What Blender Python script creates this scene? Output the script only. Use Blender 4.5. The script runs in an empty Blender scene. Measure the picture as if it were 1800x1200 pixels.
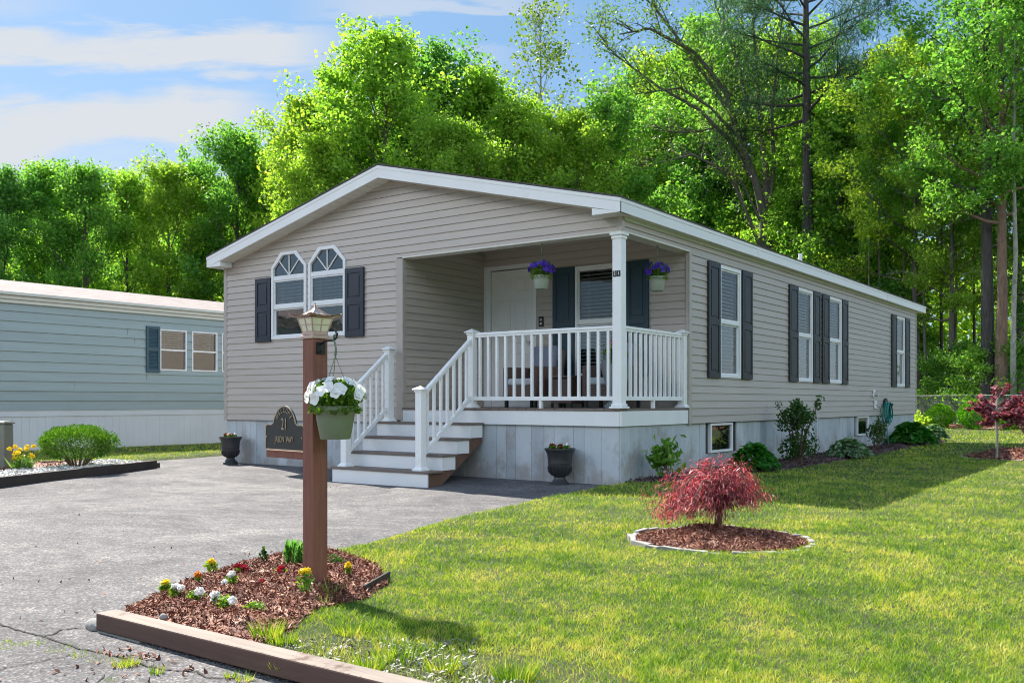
import bpy, math, random
import numpy as np
from mathutils import Vector, Matrix, Euler
R = math.radians
sc = bpy.context.scene
col = sc.collection

# ------------------------------------------------------------------ camera
CAM = (5.353, -9.567, 0.95); YAW = 0.627; FPX = 1643.8; HOR = 705.2
cam = bpy.data.cameras.new('camera'); co = bpy.data.objects.new('camera', cam); col.objects.link(co)
co.location = CAM; co.rotation_euler = (R(90), 0, YAW)
cam.lens = 32.876; cam.sensor_width = 36; cam.sensor_fit = 'HORIZONTAL'
cam.shift_y = 105.2 / 1800; cam.clip_start = 0.05; cam.clip_end = 3000
sc.camera = co

# ------------------------------------------------------------------ light
SUN_EL = R(47); SUNV = Vector((-0.962 * math.cos(SUN_EL), 0.275 * math.cos(SUN_EL), math.sin(SUN_EL)))
su = bpy.data.lights.new('sun', 'SUN'); su.energy = 5.0; su.angle = R(0.5); su.color = (1.0, 0.93, 0.82)
so = bpy.data.objects.new('sun', su); col.objects.link(so); so.location = (-20, 8, 30)
so.rotation_euler = SUNV.to_track_quat('Z', 'Y').to_euler()
sc.view_settings.view_transform = 'Standard'; sc.view_settings.look = 'None'
sc.view_settings.exposure = 1.33; sc.view_settings.gamma = 1.0
sc.cycles.max_bounces = 8; sc.cycles.transparent_max_bounces = 24
sc.cycles.filter_width = 1.05; sc.cycles.use_adaptive_sampling = True; sc.cycles.adaptive_threshold = 0.015

# ------------------------------------------------------------------ sky
class NT:
    """tiny node helper"""
    def __init__(s, tree): s.t = tree; s.n = tree.nodes; s.l = tree.links
    def add(s, typ, **kw):
        n = s.n.new(typ)
        for k, v in kw.items(): setattr(n, k, v)
        return n
    def put(s, sock, v):
        if v is None: return
        if isinstance(v, bpy.types.NodeSocket): s.l.new(v, sock)
        elif isinstance(v, (tuple, list)) and sock.type == 'RGBA' and len(v) == 3: sock.default_value = (*v, 1)
        else: sock.default_value = v
    def m(s, op, a, b=None, c=None, clamp=False):
        n = s.add('ShaderNodeMath', operation=op, use_clamp=clamp)
        for i, v in enumerate((a, b, c)): s.put(n.inputs[i], v)
        return n.outputs[0]
    def vm(s, op, a, b=None):
        n = s.add('ShaderNodeVectorMath', operation=op)
        s.put(n.inputs[0], a); s.put(n.inputs[1], b)
        return n.outputs['Value'] if op in ('DOT_PRODUCT', 'LENGTH') else n.outputs[0]
    def noise(s, vec, scale, detail=3, rough=0.5, dist=0.0):
        n = s.add('ShaderNodeTexNoise'); s.put(n.inputs['Vector'], vec)
        n.inputs['Scale'].default_value = scale; n.inputs['Detail'].default_value = detail
        n.inputs['Roughness'].default_value = rough; n.inputs['Distortion'].default_value = dist
        return n.outputs[0]
    def ramp(s, fac, stops, interp='LINEAR'):
        n = s.add('ShaderNodeValToRGB'); s.put(n.inputs[0], fac); e = n.color_ramp.elements
        n.color_ramp.interpolation = interp
        while len(e) < len(stops): e.new(0.5)
        for i, (p, c) in enumerate(stops):
            e[i].position = p; e[i].color = (*c, 1) if len(c) == 3 else c
        return n.outputs[0]
    def mix(s, fac, a, b, blend='MIX'):
        n = s.add('ShaderNodeMix', data_type='RGBA', blend_type=blend)
        s.put(n.inputs[0], fac); s.put(n.inputs[6], a); s.put(n.inputs[7], b)
        return n.outputs[2]
    def smooth(s, v, a, b):
        n = s.add('ShaderNodeMapRange', interpolation_type='SMOOTHSTEP'); s.put(n.inputs[0], v)
        n.inputs[1].default_value = a; n.inputs[2].default_value = b
        return n.outputs[0]

w = bpy.data.worlds.new('World'); sc.world = w; w.use_nodes = True
nt = NT(w.node_tree); nt.n.clear()
sky = nt.add('ShaderNodeTexSky', sky_type='NISHITA', sun_disc=False)
sky.sun_elevation = SUN_EL; sky.sun_rotation = math.atan2(SUNV.x, SUNV.y)
sky.air_density = 1.0; sky.dust_density = 0.6; sky.ozone_density = 2.0
tc = nt.add('ShaderNodeTexCoord').outputs['Generated']
# the clouds: long thin streaks lying in one quarter of the sky, drawn on the tangent plane of the direction (-0.587, 0.810, 0)
fwd = nt.vm('DOT_PRODUCT', tc, (-math.sin(YAW), math.cos(YAW), 0.0))
rgt = nt.vm('DOT_PRODUCT', tc, (math.cos(YAW), math.sin(YAW), 0.0))
upz = nt.vm('DOT_PRODUCT', tc, (0.0, 0.0, 1.0))
fs = nt.m('MAXIMUM', fwd, 0.05)
u = nt.m('DIVIDE', rgt, fs); v = nt.m('DIVIDE', upz, fs)
cv = nt.add('ShaderNodeCombineXYZ'); nt.put(cv.inputs[0], nt.m('MULTIPLY', u, 0.62)); nt.put(cv.inputs[1], nt.m('MULTIPLY', v, 3.0))
n1 = nt.noise(cv.outputs[0], 5.0, 6, 0.55, 0.3)
n2 = nt.noise(cv.outputs[0], 16.0, 6, 0.6, 0.6)
wob = nt.m('MULTIPLY', nt.m('SUBTRACT', n1, 0.5), 0.11)
wob2 = nt.m('MULTIPLY', nt.m('SUBTRACT', n2, 0.5), 0.06)
vv = nt.m('ADD', nt.m('ADD', v, wob), wob2)
def band(vc, slope, wd, u0, u1, amp, soft=0.06):
    c = nt.m('ADD', nt.m('MULTIPLY', u, slope), vc)
    d = nt.m('ABSOLUTE', nt.m('SUBTRACT', vv, c))
    g = nt.m('SUBTRACT', 1.0, nt.smooth(d, wd * 0.30, wd * 1.25))
    e0 = nt.smooth(u, u0 - soft, u0 + soft); e1 = nt.m('SUBTRACT', 1.0, nt.smooth(u, u1 - soft, u1 + soft))
    return nt.m('MULTIPLY', nt.m('MULTIPLY', nt.m('MULTIPLY', g, e0), e1), amp)
bs = [band(0.385, 0.02, 0.026, -0.9, -0.20, 0.95), band(0.330, 0.09, 0.040, -0.9, -0.27, 0.97, 0.05),
      band(0.425, 0.0, 0.014, -0.20, 0.03, 0.55), band(0.355, 0.0, 0.014, -0.22, 0.0, 0.35),
      band(0.43, 0.0, 0.02, -0.62, -0.50, 0.35), band(0.60, 0.1, 0.05, -0.9, 0.5, 0.6), band(0.26, 0.05, 0.03, -0.8, -0.2, 0.40)]
cl = bs[0]
for b in bs[1:]: cl = nt.m('MAXIMUM', cl, b)
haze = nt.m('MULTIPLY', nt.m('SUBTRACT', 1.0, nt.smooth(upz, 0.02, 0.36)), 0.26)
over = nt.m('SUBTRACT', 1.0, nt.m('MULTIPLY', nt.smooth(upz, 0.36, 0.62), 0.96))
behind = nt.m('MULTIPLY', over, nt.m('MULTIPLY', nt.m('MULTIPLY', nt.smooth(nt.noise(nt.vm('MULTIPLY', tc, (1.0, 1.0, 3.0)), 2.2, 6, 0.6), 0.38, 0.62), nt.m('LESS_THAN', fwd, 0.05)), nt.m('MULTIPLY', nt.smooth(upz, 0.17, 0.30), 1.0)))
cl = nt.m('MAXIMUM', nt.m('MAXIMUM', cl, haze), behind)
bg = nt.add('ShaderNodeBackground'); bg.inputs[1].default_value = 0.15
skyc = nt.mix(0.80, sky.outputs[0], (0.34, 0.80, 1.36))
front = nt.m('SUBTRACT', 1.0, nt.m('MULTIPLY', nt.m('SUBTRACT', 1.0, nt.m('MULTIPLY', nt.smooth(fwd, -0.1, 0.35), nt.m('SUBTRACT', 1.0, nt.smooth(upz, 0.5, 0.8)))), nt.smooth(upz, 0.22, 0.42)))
cloudc = nt.mix(front, (20.0, 19.8, 19.6), (1.98, 2.06, 2.18))        # brighter unseen clouds overhead and behind, added to fill the front walls with light
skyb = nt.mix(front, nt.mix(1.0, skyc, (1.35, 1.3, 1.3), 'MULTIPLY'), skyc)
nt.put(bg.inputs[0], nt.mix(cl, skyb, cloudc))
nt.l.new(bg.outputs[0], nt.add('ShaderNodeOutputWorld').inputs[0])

# ------------------------------------------------------------------ measuring helpers
CS, CC = math.sin(YAW), math.cos(YAW)
def ground_pt(px, py, z=0.0):
    D = FPX * (CAM[2] - z) / (py - HOR); q = (px - 900) / FPX
    return (CAM[0] + D * (-CS + q * CC), CAM[1] + D * (CC + q * CS))
def far_pt(px, py, D):
    q = (px - 900) / FPX
    return (CAM[0] + D * (-CS + q * CC), CAM[1] + D * (CC + q * CS), CAM[2] + (HOR - py) * D / FPX)
def view(x, y):
    dx, dy = x - CAM[0], y - CAM[1]
    return -CS * dx + CC * dy, CC * dx + CS * dy      # depth, lateral

# ------------------------------------------------------------------ materials
def newmat(name):
    m = bpy.data.materials.new(name); m.use_nodes = True; m.node_tree.nodes.clear()
    return m, NT(m.node_tree)
def finish(t, sh, disp=None):
    o = t.add('ShaderNodeOutputMaterial'); t.l.new(sh, o.inputs[0])
def princ(t, colr, rough=0.5, metal=0.0, bump=None, bstr=0.3, bdist=0.01, spec=None):
    p = t.add('ShaderNodeBsdfPrincipled'); t.put(p.inputs['Base Color'], colr)
    t.put(p.inputs['Roughness'], rough); p.inputs['Metallic'].default_value = metal
    if spec is not None: p.inputs['Specular IOR Level'].default_value = spec
    if bump is not None:
        b = t.add('ShaderNodeBump'); b.inputs['Strength'].default_value = bstr; b.inputs['Distance'].default_value = bdist
        t.put(b.inputs['Height'], bump); t.l.new(b.outputs[0], p.inputs['Normal'])
    return p.outputs[0]
def obco(t): return t.add('ShaderNodeTexCoord').outputs['Object']
def geo(t, name): return t.add('ShaderNodeNewGeometry').outputs[name]
def simple(name, c, rough=0.5, metal=0.0, var=0.12, scale=6.0, bstr=0.15, bscale=60.0, stretch=(1, 1, 1), dirt=None):
    m, t = newmat(name); o = t.vm('MULTIPLY', obco(t), stretch)
    n = t.noise(o, scale, 5, 0.6)
    lo = tuple(x * (1 - var) for x in c); hi = tuple(min(1, x * (1 + var)) for x in c)
    cc_ = t.ramp(n, [(0.3, lo), (0.7, hi)])
    if dirt:
        d = t.noise(o, dirt[1], 6, 0.65)
        cc_ = t.mix(t.smooth(d, dirt[2], dirt[2] + 0.18), cc_, dirt[0])
    r = t.m('ADD', t.m('MULTIPLY', n, 0.2), rough - 0.1)
    finish(t, princ(t, cc_, r, metal, t.noise(o, bscale, 3), bstr, 0.004)); return m

def siding_mat(name, c, seed=0.0):
    m, t = newmat(name); o = obco(t)
    st = t.vm('MULTIPLY', o, (0.5, 0.5, 9.0)); n = t.noise(st, 1.6, 5, 0.6)
    gr = t.noise(t.vm('MULTIPLY', o, (5.0, 5.0, 120.0)), 2.0, 3, 0.6)
    pi = geo(t, 'Random Per Island')
    f = t.m('ADD', t.m('MULTIPLY', n, 0.8), t.m('MULTIPLY', pi, 0.2))
    a = tuple(x * 0.90 for x in c); b = tuple(x * 1.08 for x in c)
    cc_ = t.ramp(f, [(0.25, a), (0.75, b)])
    drt = t.noise(t.vm('MULTIPLY', o, (1.6, 1.6, 0.45)), 1.5, 6, 0.7)
    cc_ = t.mix(t.m('MULTIPLY', t.smooth(drt, 0.55, 0.8), 0.28), cc_, tuple(x * 0.72 for x in c))
    finish(t, princ(t, cc_, 0.42, 0, gr, 0.25, 0.003)); return m
M = {}
M['siding'] = siding_mat('taupe_vinyl', (0.43, 0.385, 0.345))
M['trim'] = simple('taupe_trim', (0.40, 0.36, 0.325), 0.4, var=0.04)
M['white'] = simple('white_vinyl', (0.74, 0.755, 0.775), 0.35, var=0.035, scale=2.5, dirt=((0.60, 0.60, 0.58), 2.2, 0.62))
M['fascia'] = simple('white_fascia', (0.76, 0.765, 0.77), 0.35, var=0.03, scale=2, stretch=(1, .3, 1), dirt=((0.64, 0.63, 0.60), 1.2, 0.6))
M['railing'] = simple('white_railing', (0.78, 0.79, 0.80), 0.3, var=0.03, dirt=((0.68, 0.68, 0.66), 3.0, 0.62))
M['soffit'] = simple('white_soffit', (0.66, 0.655, 0.60), 0.5, var=0.04)
M['shutter'] = simple('charcoal_shutter', (0.017, 0.023, 0.037), 0.42, var=0.15, bscale=30)
M['shutter_side'] = simple('black_shutter', (0.019, 0.020, 0.024), 0.45, var=0.15, bscale=30)
M['teal'] = simple('teal_shutter', (0.006, 0.036, 0.055), 0.4, var=0.2, bscale=30)
M['door'] = simple('white_door', (0.74, 0.73, 0.72), 0.35, var=0.02)
M['deck'] = simple('brown_decking', (0.155, 0.118, 0.10), 0.6, var=0.2, stretch=(1, 6, 1), dirt=((0.24, 0.20, 0.18), 2.0, 0.6))
M['stringer'] = simple('brown_stringer', (0.125, 0.068, 0.046), 0.65, var=0.15)
M['shingle'] = simple('dark_shingle', (0.075, 0.07, 0.066), 0.9, var=0.35, scale=40)
M['dark'] = simple('dark_interior', (0.03, 0.032, 0.035), 0.9)
M['blind'] = simple('white_blind', (0.70, 0.71, 0.70), 0.5, var=0.03)
M['screen'] = simple('grey_screen', (0.13, 0.135, 0.14), 0.7, var=0.08)
M['blackmetal'] = simple('black_metal', (0.02, 0.02, 0.022), 0.4, 0.3)
M['copper'] = simple('weathered_copper', (0.50, 0.36, 0.30), 0.42, 0.55, var=0.2, scale=18, dirt=((0.40, 0.38, 0.34), 9.0, 0.55))
M['opal'] = simple('opal_glass', (0.66, 0.66, 0.50), 0.25, var=0.08, scale=10)
M['stain'] = simple('red_stained_wood', (0.185, 0.072, 0.048), 0.7, var=0.22, scale=5, stretch=(8, 8, 0.7), bscale=14, bstr=0.5, dirt=((0.155, 0.058, 0.040), 2.2, 0.60))
M['plaque'] = simple('black_cast_plaque', (0.030, 0.029, 0.027), 0.45, 0.2, var=0.2)
M['gold'] = simple('dull_brass', (0.46, 0.38, 0.28), 0.4, 0.7, var=0.25, scale=30)
M['pot_green'] = simple('sage_pot', (0.135, 0.175, 0.110), 0.45, var=0.08)
M['pot_pale'] = simple('pale_sage_pot', (0.26, 0.30, 0.245), 0.45, var=0.08)
M['hanger'] = simple('green_hanger', (0.10, 0.15, 0.10), 0.4)
M['urn'] = simple('black_urn', (0.032, 0.034, 0.038), 0.38, var=0.3, bscale=25, bstr=0.3)
M['soil'] = simple('soil', (0.05, 0.035, 0.028), 0.95, var=0.4, scale=40, bstr=0.8)
M['wicker'] = simple('brown_wicker', (0.10, 0.06, 0.05), 0.6, var=0.4, scale=60, bscale=120, bstr=0.7)
M['cushion'] = simple('grey_cushion', (0.42, 0.45, 0.50), 0.85, var=0.08)
M['pillow'] = simple('slate_pillow', (0.15, 0.165, 0.23), 0.85, var=0.1)
M['greyplanter'] = simple('grey_planter', (0.22, 0.25, 0.26), 0.5)
M['hose'] = simple('green_hose', (0.008, 0.19, 0.165), 0.35, var=0.1)
M['meter'] = simple('grey_meter', (0.5, 0.5, 0.49), 0.4)
M['pedestal'] = simple('green_grey_pedestal', (0.15, 0.175, 0.150), 0.5, var=0.08)
M['bark'] = simple('grey_bark', (0.115, 0.10, 0.085), 0.9, var=0.4, scale=3.0, stretch=(4, 4, 0.8), bscale=14, bstr=1.0, dirt=((0.21, 0.21, 0.18), 1.6, 0.58))
M['bark_dark'] = simple('dark_bark', (0.060, 0.055, 0.052), 0.95, var=0.45, scale=3, stretch=(5, 5, 0.8), bscale=14, bstr=1.0, dirt=((0.13, 0.135, 0.12), 1.8, 0.6))
M['bark_red'] = simple('reddish_bark', (0.19, 0.125, 0.09), 0.95, var=0.4, scale=4, stretch=(5, 5, 0.8), bscale=14, bstr=1.0)
M['bark_pale'] = simple('pale_bark', (0.27, 0.27, 0.23), 0.9, var=0.35, scale=4, stretch=(2, 2, 1), bscale=14, bstr=0.7, dirt=((0.12, 0.13, 0.10), 2.5, 0.56))
M['twig'] = simple('brown_twig', (0.13, 0.085, 0.06), 0.8, var=0.25)
M['nsiding'] = siding_mat('blue_grey_clapboard', (0.27, 0.35, 0.365))
M['nskirt'] = simple('blue_white_skirting', (0.60, 0.64, 0.68), 0.5, var=0.05, scale=1.5)
M['nshutter'] = simple('slate_shutter', (0.035, 0.085, 0.115), 0.5)
M['ngutter'] = simple('aged_gutter', (0.56, 0.58, 0.54), 0.45, var=0.08, scale=1.5, stretch=(1, .4, 3), dirt=((0.40, 0.40, 0.32), 1.5, 0.56))
M['gravelw'] = simple('white_stone_chip', (0.62, 0.62, 0.60), 0.8, var=0.2, scale=30)
M['edging'] = simple('dark_edging', (0.045, 0.035, 0.030), 0.85, var=0.3)
M['stone'] = simple('grey_edge_stone', (0.25, 0.245, 0.235), 0.85, var=0.25, scale=12, bstr=0.6, bscale=40)
M['fencewire'] = simple('galvanised_wire', (0.30, 0.32, 0.32), 0.5, 0.4)
M['slat'] = simple('dark_green_slat', (0.060, 0.095, 0.085), 0.55, var=0.3, scale=2)

def timber_mat():
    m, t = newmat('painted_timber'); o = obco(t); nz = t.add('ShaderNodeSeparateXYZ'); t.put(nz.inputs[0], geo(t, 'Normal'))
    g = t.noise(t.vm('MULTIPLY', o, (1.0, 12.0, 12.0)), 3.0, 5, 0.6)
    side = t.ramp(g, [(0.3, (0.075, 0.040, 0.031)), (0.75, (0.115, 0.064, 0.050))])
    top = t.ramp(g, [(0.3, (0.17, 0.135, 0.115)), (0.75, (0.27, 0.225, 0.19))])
    upward = t.smooth(t.m('ADD', t.noise(o, 5.0, 6, 0.7), t.m('MULTIPLY', nz.outputs[2], 0.55)), 0.86, 0.98)  # upward faces take the paler colour, with a noisy edge
    finish(t, princ(t, t.mix(upward, side, top), 0.8, 0, g, 0.4, 0.004)); return m
M['timber'] = timber_mat()

def skirt_mat():
    m, t = newmat('grey_skirting_board'); o = obco(t); pi = geo(t, 'Random Per Island')
    n = t.noise(t.vm('MULTIPLY', o, (1.5, 1.5, 1.0)), 1.8, 6, 0.65)
    base = t.ramp(t.m('ADD', t.m('MULTIPLY', n, 0.6), t.m('MULTIPLY', pi, 0.4)), [(0.25, (0.35, 0.385, 0.42)), (0.5, (0.43, 0.475, 0.52)), (0.8, (0.52, 0.56, 0.595))])
    z = t.add('ShaderNodeSeparateXYZ'); t.put(z.inputs[0], o)
    st = t.smooth(t.m('SUBTRACT', t.noise(t.vm('MULTIPLY', o, (2.2, 2.2, 1.6)), 1.5, 5, 0.7), t.m('MULTIPLY', z.outputs[2], 0.30)), 0.34, 0.58)
    c = t.mix(t.m('MULTIPLY', st, 0.7), base, (0.28, 0.245, 0.22))
    drip = t.smooth(t.noise(t.vm('MULTIPLY', o, (9.0, 9.0, 0.25)), 1.6, 4, 0.6), 0.58, 0.72)
    c = t.mix(t.m('MULTIPLY', drip, 0.14), c, (0.25, 0.25, 0.235))
    finish(t, princ(t, c, 0.7, 0, t.noise(o, 70, 4), 0.3, 0.003)); return m
M['skirt'] = skirt_mat()

def glass_mat(name, tint=(0.88, 0.95, 0.92), refl=1.0):
    m, t = newmat(name)
    tr = t.add('ShaderNodeBsdfTransparent'); t.put(tr.inputs[0], tint)
    gl = t.add('ShaderNodeBsdfGlossy'); gl.inputs['Roughness'].default_value = 0.02
    bp = t.add('ShaderNodeBump'); bp.inputs['Strength'].default_value = 0.25; bp.inputs['Distance'].default_value = 0.01
    t.put(bp.inputs['Height'], t.noise(obco(t), 3.5, 2)); t.l.new(bp.outputs[0], gl.inputs['Normal'])
    fr = t.add('ShaderNodeFresnel'); fr.inputs[0].default_value = 1.9
    f = t.m('MULTIPLY', fr.outputs[0], refl, clamp=True)
    mx = t.add('ShaderNodeMixShader'); t.put(mx.inputs[0], f); t.l.new(tr.outputs[0], mx.inputs[1]); t.l.new(gl.outputs[0], mx.inputs[2])
    finish(t, mx.outputs[0]); return m
M['glass'] = glass_mat('window_glass')
M['glass_coated'] = glass_mat('coated_window_glass', (0.62, 0.74, 0.76), 1.7)

def asphalt_mat():
    m, t = newmat('weathered_asphalt'); o = obco(t)
    big = t.noise(t.vm('MULTIPLY', o, (0.7, 1.0, 1.0)), 1.1, 7, 0.7, 1.0)
    mid = t.noise(o, 7.0, 4, 0.65)
    vo = t.add('ShaderNodeTexVoronoi'); t.put(vo.inputs['Vector'], o); vo.inputs['Scale'].default_value = 82
    sp = t.ramp(vo.outputs['Distance'], [(0.0, (1.0, 1, 1)), (0.4, (0.62, 0.62, 0.62)), (0.75, (0.22, 0.22, 0.22))])
    vs = t.add('ShaderNodeSeparateXYZ'); t.put(vs.inputs[0], vo.outputs['Color'])
    f = t.m('ADD', t.m('MULTIPLY', big, 0.7), t.m('MULTIPLY', mid, 0.3))
    c = t.ramp(f, [(0.36, (0.060, 0.058, 0.065)), (0.50, (0.115, 0.111, 0.117)), (0.62, (0.185, 0.177, 0.173))])
    stn = t.smooth(t.noise(t.vm('MULTIPLY', o, (1.0, 0.6, 1.0)), 0.55, 4, 0.6, 1.2), 0.54, 0.66)
    c = t.mix(t.m('MULTIPLY', stn, 0.42), c, (0.070, 0.067, 0.070))
    c = t.mix(0.62, c, sp, 'MULTIPLY')

    agg = t.ramp(vs.outputs[0], [(0.0, (0.30, 0.30, 0.33)), (0.55, (0.95, 0.95, 0.95)), (0.85, (1.5, 1.47, 1.45)), (1.0, (2.6, 2.5, 2.4))])
    c = t.mix(0.66, c, agg, 'MULTIPLY')
    c = t.mix(1.0, c, (1.22, 1.22, 1.22), 'MULTIPLY')
    h = t.m('ADD', vo.outputs['Distance'], t.m('MULTIPLY', mid, 0.5))
    finish(t, princ(t, c, 0.88, 0, h, 0.9, 0.006)); return m
M['asphalt'] = asphalt_mat()

def ground_mat():
    m, t = newmat('lawn_soil'); o = obco(t)
    a = t.noise(o, 0.9, 6, 0.65); b = t.noise(o, 45, 4, 0.7)
    c = t.ramp(t.m('ADD', t.m('MULTIPLY', a, 0.5), t.m('MULTIPLY', b, 0.5)), [(0.3, (0.022, 0.036, 0.008)), (0.52, (0.050, 0.066, 0.016)), (0.75, (0.12, 0.11, 0.045))])
    finish(t, princ(t, c, 0.95, 0, b, 1.0, 0.03)); return m
M['ground'] = ground_mat()

def leaf_mat(name, stops, trans=0.45, tr_tint=(1.25, 1.35, 0.45), patch=None, rough=0.5, obj_var=True):
    """stops: colours spread over each leaf's own random number"""
    m, t = newmat(name); pi = geo(t, 'Random Per Island')
    if patch:
        n = t.m('ADD', t.m('MULTIPLY', t.noise(obco(t), patch[0], 5, 0.62), 0.6), t.m('MULTIPLY', t.noise(obco(t), patch[0] * 7, 3, 0.6), 0.4))
        f = t.m('ADD', t.m('MULTIPLY', pi, 1 - patch[1]), t.m('MULTIPLY', t.smooth(n, 0.38, 0.64), patch[1]))
    else: f = pi
    c = t.ramp(f, stops)
    if obj_var:
        oi = t.add('ShaderNodeObjectInfo').outputs['Random']
        c = t.mix(1.0, c, t.ramp(oi, [(0.0, (0.66, 0.80, 0.90)), (0.5, (1, 1, 1)), (1.0, (1.28, 1.12, 0.90))]), 'MULTIPLY')
    p = princ(t, c, rough, 0, spec=0.3)
    tl = t.add('ShaderNodeBsdfTranslucent'); t.put(tl.inputs[0], t.mix(1.0, c, tr_tint, 'MULTIPLY'))
    mx = t.add('ShaderNodeMixShader'); mx.inputs[0].default_value = trans
    t.l.new(p, mx.inputs[1]); t.l.new(tl.outputs[0], mx.inputs[2]); finish(t, mx.outputs[0]); return m
M['grass'] = leaf_mat('lawn_grass', [(0.0, (0.022, 0.085, 0.008)), (0.22, (0.085, 0.205, 0.014)), (0.44, (0.23, 0.385, 0.030)), (0.66, (0.43, 0.500, 0.058)), (0.84, (0.63, 0.560, 0.14)), (1.0, (0.74, 0.62, 0.28))],
                      0.45, (1.25, 1.2, 0.55), (1.9, 0.50), 0.55, False)
M['grass'].node_tree.nodes['Mix Shader'].inputs[0].default_value = 0.36
M['leaf'] = leaf_mat('broadleaf', [(0, (0.12, 0.27, 0.050)), (0.5, (0.22, 0.42, 0.072)), (1, (0.36, 0.55, 0.10))], 0.62, (1.15, 1.3, 0.6))
M['leaf_y'] = leaf_mat('yellow_green_leaf', [(0, (0.17, 0.32, 0.042)), (0.5, (0.28, 0.44, 0.060)), (1, (0.42, 0.55, 0.10))], 0.62, (1.2, 1.3, 0.6))
M['leaf_d'] = leaf_mat('deep_green_leaf', [(0, (0.08, 0.21, 0.045)), (0.5, (0.145, 0.32, 0.062)), (1, (0.25, 0.44, 0.09))], 0.60, (1.1, 1.3, 0.65))
M['leaf_s'] = leaf_mat('grey_green_leaf', [(0, (0.09, 0.17, 0.045)), (1, (0.20, 0.30, 0.09))], 0.45)
M['needle'] = leaf_mat('pine_needle', [(0, (0.04, 0.11, 0.05)), (1, (0.10, 0.20, 0.10))], 0.35, (1.1, 1.2, 0.7))
M['hosta'] = leaf_mat('hosta_leaf', [(0, (0.025, 0.13, 0.015)), (1, (0.06, 0.24, 0.025))], 0.35, rough=0.4)
M['hosta_v'] = leaf_mat('variegated_leaf', [(0, (0.07, 0.17, 0.06)), (0.6, (0.18, 0.28, 0.14)), (1, (0.40, 0.47, 0.30))], 0.3, rough=0.4)
M['shrub'] = leaf_mat('shrub_leaf', [(0, (0.028, 0.085, 0.016)), (1, (0.07, 0.155, 0.028))], 0.35)
M['boxgreen'] = leaf_mat('evergreen_shrub_leaf', [(0, (0.035, 0.11, 0.012)), (0.5, (0.09, 0.22, 0.018)), (0.85, (0.19, 0.33, 0.03)), (1, (0.34, 0.46, 0.06))], 0.32)
M['redleaf'] = leaf_mat('red_maple_leaf', [(0, (0.060, 0.018, 0.036)), (0.36, (0.17, 0.040, 0.070)), (0.66, (0.36, 0.090, 0.125)), (0.86, (0.52, 0.20, 0.25)), (1, (0.70, 0.50, 0.57))], 0.40, (1.5, 0.7, 0.7), rough=0.35)
M['petunia_g'] = leaf_mat('petunia_leaf', [(0, (0.09, 0.22, 0.02)), (1, (0.25, 0.38, 0.05))], 0.4)
M['petal_w'] = leaf_mat('white_petal', [(0, (0.80, 0.80, 0.80)), (1, (0.88, 0.88, 0.88))], 0.25, (1, 1, 1), obj_var=False)
M['petal_p'] = leaf_mat('purple_petal', [(0, (0.030, 0.010, 0.20)), (1, (0.10, 0.04, 0.48))], 0.3, (1, 0.9, 1.2), obj_var=False)
M['petal_y'] = leaf_mat('yellow_petal', [(0, (0.75, 0.50, 0.01)), (1, (0.90, 0.75, 0.05))], 0.3, (1, 1, 0.6), obj_var=False)
M['petal_r'] = leaf_mat('crimson_petal', [(0, (0.16, 0.006, 0.02)), (1, (0.42, 0.02, 0.05))], 0.3, (1.2, 0.8, 0.8), obj_var=False)
M['petal_o'] = leaf_mat('orange_petal', [(0, (0.55, 0.13, 0.02)), (1, (0.75, 0.30, 0.05))], 0.3, (1, 1, 0.6), obj_var=False)
M['petal_pink'] = leaf_mat('pink_petal', [(0, (0.65, 0.12, 0.22)), (1, (0.80, 0.35, 0.30))], 0.3, (1, 1, 0.9), obj_var=False)
M['redleaf_light'] = leaf_mat('light_red_leaf', [(0, (0.12, 0.022, 0.040)), (0.5, (0.32, 0.065, 0.085)), (0.85, (0.52, 0.17, 0.19)), (1, (0.70, 0.42, 0.46))], 0.42, (1.4, .8, .8), rough=0.35)
M['mulch'] = leaf_mat('wood_mulch', [(0, (0.06, 0.020, 0.014)), (0.40, (0.17, 0.060, 0.038)), (0.75, (0.30, 0.125, 0.080)), (1, (0.52, 0.32, 0.24))], 0.0, (1, 1, 1), obj_var=False, rough=0.75)
M['mulch_d'] = leaf_mat('dark_mulch', [(0, (0.045, 0.025, 0.024)), (0.6, (0.10, 0.060, 0.055)), (1, (0.18, 0.12, 0.11))], 0.0, (1, 1, 1), obj_var=False, rough=0.8)
M['deadleaf'] = leaf_mat('pale_dry_leaf', [(0, (0.12, 0.11, 0.08)), (0.6, (0.30, 0.29, 0.24)), (1, (0.50, 0.50, 0.45))], 0.0, (1, 1, 1), obj_var=False)

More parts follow.
